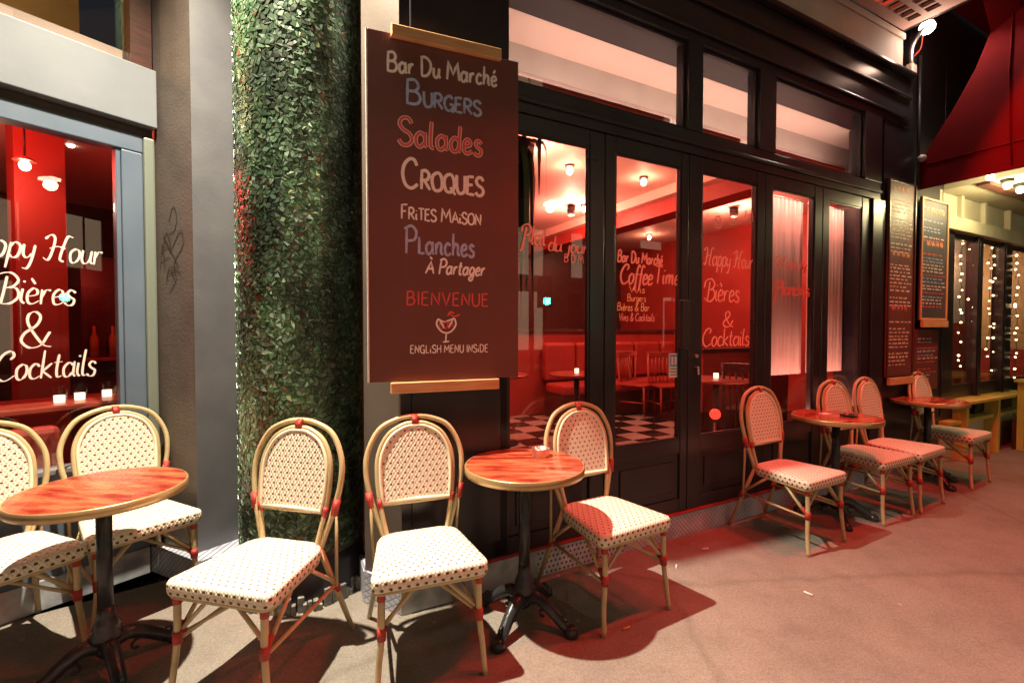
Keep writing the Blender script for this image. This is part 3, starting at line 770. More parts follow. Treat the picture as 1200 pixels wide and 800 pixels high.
# red interior wash from red fittings along the ceiling
for (x, y, e) in [(1.0, 1.6, 60), (2.6, 3.2, 70), (.6, 4.0, 45), (4.7, 2.2, 60)]:
    rl = in_thing('red_spotlight', ['red ceiling spotlight inside the bar, nearest the first door', 'red ceiling spotlight inside the bar above the banquette', 'deep red ceiling spotlight above the bar counter', 'red ceiling spotlight behind the curtained doors'][int(x * 10) % 4 if False else {1.0: 0, 2.6: 1, .6: 2, 4.7: 3}[x]], 'lamp', x, y, 3.02, group='red ceiling spotlights in the bar')
    MB().lathe([(.055, 0), (.06, .12)], (0, 0), 14).build('can', 'plasticd', rl)
    MB().lathe([(.045, -.004), (.045, -.001)], (0, 0), 14).build('lens', 'bulbred', rl)
    lamp('red_spotlight_light', 'POINT', M_MAIN, (x, y, 2.92), e * 1.45, (1, .25, .17), .06)
# area fill without a fitting, added behind the transoms to brighten the bulkhead
lamp('transom_fill', 'AREA', M_MAIN, (2.3, .20, 2.80), 30, (1, .68, .56), 4.4, target=(2.3, .50, 3.02), size_y=.03)

def cafe_chair(M, x, y, rz, m, label):
    c = in_thing('wooden_chair', label, 'chair', x, y, FZ, rz, 'slat back chairs inside the bar')
    box('seat', m, c, -.2, .2, -.2, .2, .43, .46, bevel=.01)
    for sx in (-1, 1):
        MB().tube([(sx * .18, -.18, 0), (sx * .18, -.17, .43)], [.014, .018], 8).build('leg', m, c)
        MB().tube([(sx * .19, .26, 0), (sx * .18, .2, .43), (sx * .18, .24, .9)], [.014, .018, .015], 8).build('leg', m, c)
    box('top_rail', m, c, -.2, .2, .225, .25, .83, .92, bevel=.01)
    for k in range(5): MB().tube([(-.12 + k * .06, .205, .46), (-.12 + k * .06, .236, .84)], .009, 6).build('back_slat', m, c)
    for sx in (-1, 1): MB().tube([(sx * .18, -.17, .2), (sx * .185, .22, .2)], .009, 6).build('stretcher', m, c)
    return c
# placed from where their feet show through the panes
for (px, py, dz, rz, m, lab) in [(676, 480, 0, 1.2, 'redwood', 'red lit wooden chair near the checkered floor behind the first door'),
                                (748, 486, 0, .4, 'redwood', 'slat back chair with red glow behind the handle door'),
                                (728, 478, 0, 2.6, 'redwood', 'wooden chair at the left candle table behind the handle door'),
                                (782, 488, 0, -.3, 'redwood', 'wooden chair at the right edge of the handle door pane')]:
    p = ground_pt(px, py, FZ); q = M_MAIN.inverted() @ p
    cafe_chair(None, q.x, q.y, rz, m, lab)
cafe_chair(None, px_t(880, M_MAIN, .75), .75, 1.9, 'darkwood', 'dark slat back chair close behind the door painted Happy Hour')
# candle tables
def in_table(x, y, label, n=1, h=.76):
    t = in_thing('cafe_table', label, 'table', x, y, FZ, 0, 'small tables inside the bar')
    MB().lathe([(.3, h - .03), (.31, h - .015), (.3, h)], (0, 0), 28).build('tabletop', 'redwood', t)
    MB().tube([(0, 0, .02), (0, 0, h - .03)], .03, 10).build('post', 'iron', t)
    MB().lathe([(.2, 0), (.2, .015), (.04, .04)], (0, 0), 20).build('foot', 'iron', t)
    return t
for (x, y, lab) in [(1.05, 2.3, 'small candle table on the left behind the handle door'), (1.85, 2.0, 'small candle table nearer the right behind the handle door'), (2.75, .9, 'small table close to the curtained doors')]:
    in_table(x, y, lab)
    g = in_thing('candle_glass', 'lit candle in a glass on the ' + lab.replace('small ', ''), 'candle', x, y, FZ + .761, 0, 'candle glasses in the bar')
    MB().lathe([(.03, 0), (.036, .08)], (0, 0), 14, cap=False).build('tumbler', 'glass', g)
    MB().lathe([(.024, .002), (.024, .05)], (0, 0), 12).build('wax', 'candle', g)
# red banquette wall seen in middle doors
bq = in_thing('banquette', 'red upholstered banquette along the inside wall behind the middle doors', 'bench', 0, 0)
box('seat_cushion', 'redwall', bq, 2.35, 5.2, 3.0, 3.5, .34, .48, bevel=.04)
box('seat_base', 'darkwood', bq, 2.35, 5.2, 3.04, 3.5, 0, .338)
for k in range(5): box('back_cushion', 'redwall', bq, 2.36 + k * .57, 2.90 + k * .57, 3.50, 3.64, .5, 1.05, bevel=.04)
part = in_thing('partition_wall', 'low red partition behind the banquette with a dark rail', 'wall', 0, 0)
box('panel', 'redwall', part, 1.2, 5.3, 3.66, 3.76, 0, 1.2); box('cap_rail', 'darkwood', part, 1.15, 5.35, 3.62, 3.80, 1.202, 1.25)
# near low red partition just inside door 3 and floor lamp
LX0, LX1 = px_t(824, M_MAIN, 1.35), px_t(925, M_MAIN, 1.35)
lw = in_thing('low_partition', 'red low panel just inside the Happy Hour door', 'wall', 0, 0)
box('panel', 'redwall', lw, LX0, LX1, 1.35, 1.42, 0.32, .98); box('rail', 'darkwood', lw, LX0 - .03, LX1 + .03, 1.32, 1.45, .982, 1.03)
box('base', 'darkwood', lw, LX0, LX1, 1.36, 1.41, 0, .318)
q = M_MAIN.inverted() @ ground_pt(838, 500, .45)
fl = in_thing('red_floor_lamp', 'small glowing red lamp low behind the Happy Hour door', 'lamp', px_t(839, M_MAIN, .42), .42, FZ)
MB().lathe([(.08, 0), (.08, .015), (.012, .03), (.012, .46)], (0, 0), 14).build('stand', 'darkwood', fl)
MB().ball((0, 0, .53), .045, 12, 8).build('globe', 'redglobe', fl)
lamp('red_floor_lamp_light', 'POINT', M_MAIN, (px_t(839, M_MAIN, .42), .42, FZ + .53), 3.0, (1, .06, .03), .05)
# curtains behind doors 4 and 5
for (x0, x1, lab) in [(2.35, 2.98, 'pink pleated curtain hanging behind the fourth bar door'), (3.10, 3.72, 'pink pleated curtain behind the rightmost bar door')]:
    cu = in_thing('curtain', lab, 'curtain', 0, 0)
    mb = MB(); n = 70
    for i in range(n + 1):
        x = x0 + (x1 - x0) * i / n; y = .22 + .018 * math.sin(i * .95) + .006 * math.sin(i * 2.3)
        mb.v += [(x, y, 1.02 - FZ), (x, y, 2.52 - FZ), (x, y + .006, 1.02 - FZ), (x, y + .006, 2.52 - FZ)]
    for i in range(n):
        a = 4 * i; mb.face((a, a + 4, a + 5, a + 1), sm=True); mb.face((a + 2, a + 3, a + 7, a + 6), sm=True); mb.face((a + 1, a + 5, a + 7, a + 3)); mb.face((a, a + 2, a + 6, a + 4))
    mb.build('cloth', 'curtain', cu)
    MB().tube([(x0 - .02, .22, 2.53 - FZ), (x1 + .02, .22, 2.53 - FZ)], .009, 8).build('rod', 'steel', cu)
lamp('curtain_top_fill', 'AREA', M_MAIN, (3.0, .13, 2.56), 7, (1, .46, .35), 1.3, target=(3.0, .25, 1.4), size_y=.05)  # added area lamp with no fitting, brightens the curtains from above
lamp('curtain_low_fill', 'AREA', M_MAIN, (3.0, .12, .72), 8, (1, .46, .35), 1.3, target=(3.0, .26, 1.9), size_y=.05)  # unseen area lamp added below to brighten the curtain cloth
# hanging plant in first door
plt = in_thing('hanging_plant', 'dark drooping plant leaves hanging inside the first bar door', 'plant', px_t(604, M_MAIN, .25), .25, 2.5)
MB().lathe([(.05, -.08), (.09, .04)], (0, 0), 16).build('pot', 'pot', plt)
MB().tube([(0, 0, .04), (0, 0, .4)], .003, 6).build('cord', 'plasticd', plt)
for k in range(34):
    rnd = random.Random(50 + k); a = rnd.uniform(0, 6.28); L = rnd.uniform(.3, 1.15); out = rnd.uniform(.05, .19)
    pts = []
    for i in range(9):
        s_ = i / 8; pts.append((math.cos(a) * out * min(1, s_ * 2.4), math.sin(a) * out * min(1, s_ * 2.4), .02 + .13 * math.sin(min(s_ * 2.8, 3.1)) - L * s_ ** 1.5))
    mb = MB()
    for i, p in enumerate(pts):
        hw = .02 * math.sin(math.pi * (.12 + .86 * i / 8)); mb.v += [(p[0] - hw * math.sin(a), p[1] + hw * math.cos(a), p[2]), (p[0] + hw * math.sin(a), p[1] - hw * math.cos(a), p[2] + .004)]
    for i in range(8): mb.face((2 * i, 2 * i + 1, 2 * i + 3, 2 * i + 2))
    mb.build('leaf', 'leaf', plt)

# ------------------------------------------------------------------ LEFT SHOPFRONT
lb = on_left('left_shopfront', 'pale grey framed shop window bay left of the mosaic column', 'building')
def lbox(name, m, *a, **kw): return box(name, m, lb, *a, **kw)
lbox('lintel', 'lintel', -3.2, .603, -.05, .12, 2.55, 2.872, bevel=.004)
lbox('lintel_shadow_gap', 'brownwall', -3.2, .60, .02, .12, 2.50, 2.549)
lbox('frame_head', 'frame', -3.2, .545, -.01, .08, 2.40, 2.495, bevel=.006)
lbox('frame_jamb', 'frame', .447, .545, -.01, .08, .64, 2.399, bevel=.008)
lbox('frame_edge', 'framelight', .546, .60, -.022, .09, STEP, 2.495, bevel=.012)
lbox('frame_bead', 'frame', .424, .446, .0, .06, .70, 2.399, bevel=.004)
lbox('window_sill', 'lintel', -3.2, .446, -.02, .08, .668, .699, bevel=.006)
lbox('stall_riser', 'frame', -3.2, .545, -.0, .08, STEP, .639, bevel=.004)
lbox('sill_rail', 'frame', -3.2, .446, -.005, .08, .641, .667, bevel=.003)
lbox('riser_panel', 'frame', -.55, .36, -.012, -.001, .24, .56, bevel=.008)
for k in range(3):
    lbox('marble_slab', 'marble', -3.2 + k * 1.27, -3.2 + (k + 1) * 1.27 - .006 - (.06 if k == 2 else 0), -.012 + .001 * k, .10, 0, STEP, bevel=.004)
lg = lbox('window_pane', 'glass', -3.2, .423, .03, .036, .70, 2.399, bevel=0)
lbox('upper_wall', 'stone', -6.2, .60, .02, .12, 4.4, 9.5, bevel=0)
# transom above the lintel
lbox('transom_mullion', 'darkwood', .50, .60, .0, .14, 2.874, 4.398)
lbox('transom_pane', 'glassrefl', -3.2, .499, .05, .056, 2.874, 4.398, bevel=0)
def wl(text, m, xa, ya, xb, cap_px, **kw):
    t0, t1 = px_t(xa, M_LEFT, .027), px_t(xb, M_LEFT, .027); Zm = (M_LEFT @ Vector(((t0 + t1) / 2, 0, 0))).y
    return write(lb, text, m, t0, t1, px_z((xa + xb) / 2, ya, M_LEFT, .027), .0285, cap_px * Zm / F_PX, **kw)
wl('Happy Hour', 'text_white', -62, 303, 122, 32, script=True, slant=.12, nib=.75, width=.0074)
wl('Bières', 'text_white', -6, 356, 90, 33, script=True, slant=.1, nib=.75, width=.0074)
wl('&', 'text_white', 24, 407, 66, 42, nib=.75, width=.008)
wl('Cocktails', 'text_white', -8, 443, 112, 32, script=True, slant=.1, nib=.75, width=.0074)
# graffiti pier between window and column
pA = (-2.066, 2.713); pB = (-1.768, 2.59); pC = (-1.60, 2.83); pD = (-2.0, 3.15)
pier = MB().prism([pA, pB, pC, pD], .0, 5.2)
me = pier.mesh('pier'); me.materials.append(MT['brownwall']); me.materials.append(MT['paleface']); me.polygons[3].material_index = 1
pr = thing('pier', 'square pier with brown graffitied side and pale front between window and mosaic column', 'pier')
o = bpy.data.objects.new('shaft', me); col.objects.link(o); o.parent = pr
# step around the pier
sA = (-2.11, 2.68); sB = (-1.70, 2.49)
st = MB().prism([sA, sB, (-1.5, 2.72), (-1.8, 3.0)], 0, .148).build('pier_step', 'lattice', pr)
# graffiti tag on brown side
ga = math.atan2(pB[1] - pA[1], pB[0] - pA[0])
gt = MB(); gs = [['s', (.10, .36), (.14, .44), (.17, .38), (.15, .31), (.10, .29)], ['s', (.04, .18), (.08, .30), (.12, .18), (.05, .28), (.18, .10)], ['s', (.12, .20), (.20, .30), (.22, .22), (.14, .12), (.20, .06)],
       ['l', (.03, .20), (.10, .22)], ['l', (.03, .14), (.10, .16)], ['s', (.07, .02), (.10, .10), (.14, .03)], ['l', (.09, .06), (.15, .09)], ['s', (.02, .10), (.04, .24), (.06, .1)], ['s', (.1, -.04), (.16, .04), (.12, .12)]]
ribbon([(g[0], g[1:]) for g in gs], .006, gt, seed=5)
go = gt.build('graffiti_tag', 'graffiti', pr); go.location = (pA[0] + .02 * math.cos(ga), pA[1] + .02 * math.sin(ga) , 1.66); go.rotation_euler = (0, 0, ga)
go.location += Vector((math.sin(ga), -math.cos(ga), 0)) * .002

# left interior
li = on_left('left_interior', None, None, kind='structure')
box('floor', 'darkwood', li, -3.4, 1.9, .13, 4.2, .02, .16, bevel=0)
box('ceiling', 'redceil', li, -3.4, 1.9, .13, 4.2, 2.88, 3.0, bevel=0)
box('back_wall', 'darkwood', li, -3.4, 1.9, 4.1, 4.2, .16, 2.88, bevel=0)
box('side_wall', 'redwall', li, 1.82, 1.9, .9, 4.1, .16, 2.88, bevel=0)
box('far_side_wall', 'redwall', li, -3.4, -3.3, .13, 4.1, .16, 2.88, bevel=0)
box('alcove_back', 'copper', li, -3.2, .6, 1.4, 1.45, 3.0, 4.4, bevel=0)
box('alcove_ceiling', 'copper', li, -3.2, .6, .14, 1.39, 4.3, 4.4, bevel=0)
for k in range(4): box('alcove_beam', 'darkwood', li, -1.2 + k * .62, -1.02 + k * .62, .16, 1.39, 4.10, 4.299)
box('alcove_rail', 'darkwood', li, -3.2, .49, .30, .42, 3.50, 3.62)
def l_thing(name, label, cat, x, y, z=.16, rz=0, group=None):
    return thing(name, label, cat, M_LEFT @ Vector((x, y, z)), A_LEFT + rz, group)
pl = l_thing('red_pillar', 'bright red square pillar inside the left window', 'pillar', .37, 1.5)
box('shaft', 'redwall', pl, -.13, .13, -.13, .13, 0, 2.7)
pl = l_thing('dark_cupboard', 'dark cupboard with bottles behind the left window', 'cupboard', 1.1, 2.2)
box('carcass', 'darkwood', pl, -.35, .5, 0, .4, 0, 1.9)
for k in range(6): MB().lathe([(.03, 0), (.032, .17), (.012, .22), (.012, .28)], (0, 0), 10).build('bottle', random.choice(['bottle', 'bottle2']), pl).location = (-.28 + k * .13, -.06, 1.0)
box('shelf', 'redwood', pl, -.35, .5, -.14, -.001, .97, .999)
ht = l_thing('high_table', 'dark high table with three candle glasses behind the left window', 'table', .10, .75)
box('tabletop', 'redwood', ht, -1.0, .55, -.26, .26, .76, .80, bevel=.01)
for sx in (-.8, .4): MB().tube([(sx, 0, 0), (sx, 0, .76)], .03, 10).build('leg', 'iron', ht)
cg = [(68, 461, 'left'), (92, 463, 'middle'), (124, 467, 'right')]
for i, (px, py, wd) in enumerate(cg):
    x = px_t(px, M_LEFT, .62 + .05 * i)
    g = l_thing('candle_glass', wd + ' candle glass of the three on the high table in the left window', 'candle', x, .62 + .05 * i, .961, 0, 'candle glasses on the high table')
    MB().lathe([(.032, 0), (.038, .1)], (0, 0), 16, cap=False).build('tumbler', 'glass', g)
    MB().lathe([(.026, .002), (.026, .045)], (0, 0), 12).build('wax', 'candle', g)
bn = l_thing('red_bench', 'red padded bench just behind the left window', 'bench', -.3, .40)
box('back_pad', 'redwall', bn, -1.4, .55, -.06, .06, .34, .70, bevel=.03); box('seat_pad', 'redwall', bn, -1.4, .55, .06, .40, .28, .38, bevel=.03); box('plinth', 'darkwood', bn, -1.4, .55, 0, .38, 0, .27)
for i, (px, py, r_, lab) in enumerate([(34, 196, .03, 'glowing pendant bulb near the pillar in the left window'), (88, 171, .028, 'small bright ceiling bulb at the top of the left window')]):
    y = 1.1 if i == 0 else 1.8; x = px_t(px, M_LEFT, y); z = px_z(px, py, M_LEFT, y)
    b_ = l_thing('pendant_lamp', lab, 'lamp', x, y, z)
    MB().ball((0, 0, 0), r_, 12, 8, 1.1).build('bulb', 'bulbpend', b_)
    MB().tube([(0, 0, .05), (0, 0, max(.06, 2.88 - z))], .006, 6).build('cord', 'plasticd', b_)
    MB().lathe([(.06, .03), (.02, .06)], (0, 0), 16).build('shade', 'redwood', b_)
for (x, y, z, e) in [(.0, .9, 2.5, 24), (.9, 1.4, 1.9, 8), (-1.2, 1.6, 2.4, 24)]:
    lamp('left_room_red_light', 'POINT', M_LEFT, (x, y, z), e, (1, .05, .035), .05)
lamp('left_room_warm_light', 'POINT', M_LEFT, (.1, 1.1, 2.3), 5, (1, .6, .4), .05)
lamp('alcove_light', 'POINT', M_LEFT, (-.7, .7, 3.4), 26, (1, .66, .28), .05)

# ------------------------------------------------------------------ MOSAIC COLUMN
cl_ = thing('mosaic_column', 'round column covered in broken green mirror mosaic', 'column', COLC)
MB().lathe([(COLR - .012, .20), (COLR - .012, 5.2)], (0, 0), 64, cap=False).build('core', 'grout', cl_)
MB().lathe([(COLR - .004, .0), (COLR + .004, .10), (COLR - .002, .20), (COLR - .016, .26)], (0, 0), 48, cap=False).build('base_drum', 'black', cl_)
rb = MB(); rnd = random.Random(3)
a = 0
while a < 6.2:
    w2 = rnd.uniform(.045, .13); a += w2; h = rnd.uniform(.03, .09); w_ = w2 / 5.6; rr = COLR + rnd.uniform(.006, .035)
    p = []
    for (da, r_) in ((-w_ * 2.6, COLR - .01), (w_ * 2.6, COLR - .01), (w_ * 2.6, rr), (-w_ * 2.6, rr)):
        p.append((r_ * math.cos(a + da), r_ * math.sin(a + da)))
    rb.prism([p[0], p[3], p[2], p[1]], 0, h)
rb.build('stone_skirt', 'rubble', cl_, .004)
# shards: triangulated jittered net around the drum
rnd = random.Random(11)
nA, nZ = 98, 200; z0c, z1c = .27, 4.75
PT = {}
for i in range(nA):
    for j in range(nZ + 1):
        PT[i, j] = ((i + .5 * (j % 2) + rnd.uniform(-.36, .36)) / nA * 2 * math.pi, z0c + (z1c - z0c) * (j + (rnd.uniform(-.36, .36) if 0 < j < nZ else 0)) / nZ)
tris = []
for j in range(nZ):
    for i in range(nA):
        a, b_, c, d = (i, j), (i + 1, j), (i + 1, j + 1), (i, j + 1)
        q = []
        for (u, v) in (a, b_, c, d):
            th, z = PT[u % nA, v]; q.append((th + (2 * math.pi if u >= nA else 0), z))
        if rnd.random() < .16: tris.append(q)
        elif rnd.random() < .5: tris.append([q[0], q[1], q[2]]); tris.append([q[0], q[2], q[3]])
        else: tris.append([q[0], q[1], q[3]]); tris.append([q[1], q[2], q[3]])
PAL = [(.12, .21, .10)] * 14 + [(.19, .28, .16)] * 12 + [(.28, .35, .26)] * 9 + [(.07, .13, .06)] * 12 + [(.36, .40, .33)] * 4 + [(.16, .12, .08)] * 3 + [(.34, .07, .04), (.50, .56, .30), (.12, .11, .07)]
camdir = Vector((-COLC.x, -COLC.y, 0)).normalized()
def shard_mesh(q, mb, cols):
    cth = sum(p[0] for p in q) / len(q); cz = sum(p[1] for p in q) / len(q)
    nrm = Vector((math.cos(cth), math.sin(cth), 0)); tn = Vector((-math.sin(cth), math.cos(cth), 0))
    tilt = (rnd.gauss(0, .075), rnd.gauss(0, .075)); prd = COLR + rnd.uniform(-.001, .003)
    b = len(mb.v); n = len(q)
    top = []; bot = []
    for (th, z) in q:
        sh = .90; du = (th - cth) * COLR * sh; dz = (z - cz) * sh
        r_ = prd + du * tilt[0] + dz * tilt[1]
        base = nrm * r_ + tn * du
        top.append((base.x, base.y, cz + dz)); bb = nrm * (COLR - .018) + tn * du; bot.append((bb.x, bb.y, cz + dz))
    mb.v += bot + top
    mb.face([b + n + i for i in range(n)])
    for i in range(n):
        j = (i + 1) % n; mb.face((b + i, b + j, b + n + j, b + n + i))
    c = rnd.choice(PAL); k = rnd.uniform(.75, 1.6) * max(.35, 1 + 1.3 * noise.noise(Vector((cth * 1.6, cz * 2.1, 3.3))) + .7 * noise.noise(Vector((cth * 5, cz * 6, 9)))); g_ = (c[0] + c[1] + c[2]) / 3; c = tuple((v * .85 + g_ * .15) * k * m_ for v, m_ in zip(c, (.56, .68, .62)))
    cols += [c] * (n + 1)
def add_tint(me, cols):
    at = me.attributes.new('tint', 'FLOAT_COLOR', 'FACE')
    at.data.foreach_set('color', [v for c in cols for v in (*c, 1.0)])
def score(q):
    th = sum(p[0] for p in q) / len(q); z = sum(p[1] for p in q) / len(q)
    ar = abs(sum(q[i][0] * q[(i + 1) % len(q)][1] - q[(i + 1) % len(q)][0] * q[i][1] for i in range(len(q))))
    f = math.cos(th) * camdir.x + math.sin(th) * camdir.y
    return ar * max(f, 0) * (1 if .5 < z < 2.9 else .2)
tris.sort(key=score, reverse=True)
for q in tris[:300]:
    mb = MB(); cs_ = []; shard_mesh(q, mb, cs_); o = mb.build('mirror_shard', 'shard', cl_); add_tint(o.data, cs_)
mb = MB(); cs_ = []
for q in tris[300:]: shard_mesh(q, mb, cs_)
o = mb.build('mirror_shards', 'shard', cl_, kind='stuff'); add_tint(o.data, cs_)

# ------------------------------------------------------------------ CHALKBOARD
bR = Vector((.034, 2.475)); ab = R(21.5); db = Vector((math.cos(ab), math.sin(ab))); BW = .760
bL = bR - db * BW
bd = thing('chalkboard', 'large brown hanging chalkboard menu headed Bar Du Marché with wooden end bars', 'sign', (bL.x, bL.y, 1.152), ab)
MB_ = Matrix.Translation((bL.x, bL.y, 0)) @ Matrix.Rotation(ab, 4, 'Z')
BH = 1.655
box('panel', 'board', bd, 0, BW, 0, .018, 0, BH, bevel=.003)
def bt(px): return px_t(px, MB_)
def bz(px, py): return px_z(px, py, MB_) - 1.152
def wb(text, m, xa, ya, xb, cap_px, **kw):
    t0, t1 = bt(xa), bt(xb); Zm = (MB_ @ Vector(((t0 + t1) / 2, 0, 0))).y
    return write(bd, text, m, t0, t1, bz((xa + xb) / 2, ya), -.001, cap_px * Zm / F_PX, **kw)
box('top_bar', 'oak', bd, bt(460), bt(586), -.03, -.0005, bz(520, 68) + .02, bz(520, 68) + .075, bevel=.004)
box('bottom_bar', 'oak', bd, bt(457), bt(583), -.03, -.0005, -.055, -.002, bevel=.004)
box('white_edge', 'chalkw', bd, -.008, -.001, .0, .018, .0, BH, bevel=0)
wb('Bar Du Marché', 'chalkw', 456, 100, 584, 21, rise=.055, width=.0085, outline='chalkp')
wb('BURGERS', 'chalkb', 478, 132, 566, 27, small=.62, width=.014)
wb('Salades', 'chalkr', 469, 178, 568, 30, width=.012, outline='chalkp')
wb('CROQUES', 'chalkw', 473, 226, 569, 33, small=.64, width=.0165)
wb('FRiTES MAiSON', 'chalkw', 471, 261, 565, 16, small=.82, width=.0095)
wb('PLanches', 'chalkb', 476, 299, 558, 30, small=.62, width=.013)
wb('À Partager', 'chalkw', 499, 322, 569, 17, slant=.15, width=.0105)
wb('BIENVENUE', 'chalkr', 477, 358, 575, 15, width=.008, space=.22)
wb('ENGLiSH MENU INSiDE', 'chalkw', 481, 413, 573, 9, width=.0055, space=.2)
# cocktail glass emblem
gl = MB(); k_ = .0035
E = [['s', (-12, 20), (-14, 12), (-8, 3), (0, 0), (8, 3), (14, 12), (12, 21)], ['l', (0, 0), (-1, -12)], ['l', (-5, -13), (4, -12)], ['s', (-12, 20), (-4, 16), (4, 18), (12, 21)], ['l', (-9, 17), (-3, 7)], ['l', (9, 18), (3, 7)]]
ribbon([(g[0], [(p[0] * k_, p[1] * k_) for p in g[1:]]) for g in E], .0085, gl)
e = gl.build('glass_emblem', 'chalkw', bd); e.location = (bt(523), -.001, bz(523, 390))
wb('BDM', 'chalkr', 515, 385, 532, 9, width=.005)
E2 = [['s', (2, 24), (6, 30), (12, 28)], ['s', (8, 24), (14, 24), (20, 27)], ['l', (4, 30), (8, 25)]]
gl = MB(); ribbon([(g[0], [(p[0] * k_, p[1] * k_) for p in g[1:]]) for g in E2], .008, gl)
e = gl.build('garnish_emblem', 'chalkr', bd); e.location = (bt(523), -.0012, bz(523, 390))
for sx in (.2, .6): MB().tube([(sx, .02, BH - .1), (sx, .07, BH - .1)], .012, 8).build('hanger', 'steel', bd)

# ------------------------------------------------------------------ CHAIRS
def bistro_chair(label, group):
    t = thing('bistro_chair', label, 'chair', (0, 0, 0), 0, group)
    SH = .465; TH = .052
    # seat outline
    fw, rw, fy, ry = .228, .186, -.225, .19
    out = []
    def corner(cx, cy, r, a0, a1, n=6):
        for i in range(n + 1):
            a = R(a0 + (a1 - a0) * i / n); out.append((cx + r * math.cos(a), cy + r * math.sin(a)))
    corner(fw - .03, fy + .03, .03, -90, 0); 
    corner(rw - .09, ry - .09, .09, 5, 90, 8); corner(-rw + .09, ry - .09, .09, 90, 175, 8); corner(-fw + .03, fy + .03, .03, 180, 270)
    per = [0]
    for i in range(len(out)):
        a, b_ = out[i], out[(i + 1) % len(out)]; per.append(per[-1] + math.hypot(b_[0] - a[0], b_[1] - a[1]))
    mb = MB(); n = len(out)
    rings = [(1.0, SH - TH, 0), (1.012, SH - TH + .010, 1), (1.012, SH - .012, 2), (.985, SH - .002, 3), (.9, SH + .004, 4), (.6, SH + .009, 5), (.25, SH + .011, 6)]
    cx0, cy0 = 0, -.02
    for (s_, z, _) in rings:
        for p in out: mb.v.append((cx0 + (p[0] - cx0) * s_, cy0 + (p[1] - cy0) * s_, z))
    for ri in range(len(rings) - 1):
        side = ri < 3
        for i in range(n):
            j = (i + 1) % n; a, b_, c, d = ri * n + i, ri * n + j, (ri + 1) * n + j, (ri + 1) * n + i
            if side:
                uvs = [(per[i], rings[ri][1] - SH + TH + .002), (per[i + 1], rings[ri][1] - SH + TH + .002), (per[i + 1], rings[ri + 1][1] - SH + TH + .002), (per[i], rings[ri + 1][1] - SH + TH + .002)]
            else: uvs = [(mb.v[k][0], mb.v[k][1]) for k in (a, b_, c, d)]
            mb.face((a, b_, c, d), uvs, sm=True)
    top = [(len(rings) - 1) * n + i for i in range(n)]
    mb.face(top, [(mb.v[k][0], mb.v[k][1]) for k in top], sm=True)
    mb.face(list(reversed(range(n))), [(mb.v[k][0], mb.v[k][1]) for k in reversed(range(n))])
    so = mb.build('seat', 'weave_top_lit', t); so.data.materials.append(MT['weave_side'])
    for p in so.data.polygons:
        if p.index < 2 * n: p.material_index = 1
    RT = .0125
    # back plane: y as a function of z
    def by(z): return .185 + (z - SH) * .14 + .02 * max(0, z - .6)
    # outer hoop
    op = []
    for (x, z) in [(-.150, .44), (-.168, .50), (-.205, .62), (-.225, .73), (-.218, .83), (-.165, .93), (-.08, .974), (0, .985)]: op.append((x, by(z), z))
    op = op + [(-p[0], p[1], p[2]) for p in reversed(op[:-1])]
    mb = MB(); mb.tube(catmull(op, 5), RT, 10); mb.build('outer_hoop', 'rattan', t)
    ip = []
    for (x, z) in [(-.135, .44), (-.152, .52), (-.166, .60), (-.177, .72), (-.170, .82), (-.126, .905), (-.055, .948), (0, .954)]: ip.append((x, by(z) - .012, z))
    ip = ip + [(-p[0], p[1], p[2]) for p in reversed(ip[:-1])]
    mb = MB(); mb.tube(catmull(ip, 5), .0115, 10); mb.build('inner_hoop', 'rattan', t)
    MB().tube([(-.166, by(.6) - .012, .60), (0, by(.6) - .008, .597), (.166, by(.6) - .012, .60)], .011, 10).build('back_crossbar', 'rattan', t)
    # woven panel
    cin = [p for p in catmull(ip, 5) if p.z >= .60]
    mb = MB(); nn_ = 14; rows = 22
    def halfw(z):
        best = .0
        for a, b_ in zip(cin[:-1], cin[1:]):
            if (a.z - z) * (b_.z - z) <= 0 and abs(a.z - b_.z) > 1e-9:
                best = max(best, abs(a.x + (b_.x - a.x) * (z - a.z) / (b_.z - a.z)))
        return best
    zt = .95
    for side in (0, 1):
        b0 = len(mb.v)
        for j in range(rows + 1):
            z = .604 + (zt - .604) * math.sin(j / rows * math.pi / 2); hw = max(halfw(z) - .004, .012)
            for i in range(nn_ + 1):
                x = -hw + 2 * hw * i / nn_
                bul = .006 * (1 - (x / .17) ** 2)
                mb.v.append((x, by(z) - .012 - bul + (-.007 if side == 0 else .007), z))
        for j in range(rows):
            for i in range(nn_):
                a = b0 + j * (nn_ + 1) + i; f = (a, a + 1, a + nn_ + 2, a + nn_ + 1)
                if side: f = tuple(reversed(f))
                mb.face(f, [(mb.v[k][0], mb.v[k][2]) for k in f], sm=True)
    mb.build('back_panel', 'weave', t)
    # ivory margin roll round the panel
    mg = [Vector((p.x * .925, p.y - .011, .60 + (p.z - .60) * .955 + .006)) for p in cin]
    mb = MB(); mb.tube(mg + [Vector((0, mg[0].y - .002, .614))], .0075, 8, closed=True); mb.build('panel_border', MT['ivory'], t)
    # legs
    fx = .205
    for s_ in (-1, 1):
        pts = catmull([(s_ * (fx - .012), -.200, SH - TH + .005), (s_ * (fx - .012), -.203, .24), (s_ * fx, -.209, .12), (s_ * (fx + .008), -.222, 0)], 4)
        MB().tube(pts, [.0135 - .002 * i / (len(pts) - 1) for i in range(len(pts))], 10).build('leg', 'rattan', t)
        MB().tube([(s_ * .145, .175, .455), (s_ * .175, .235, .27), (s_ * .212, .33, 0)], [.0135, .013, .0115], 10).build('leg', 'rattan', t)
        # slim strut behind, from hoop binding down to the rear leg
        MB().tube([(s_ * .208, by(.62) + .006, .62), (s_ * .190, .238, .25)], .0075, 8).build('back_strut', 'rattan', t)
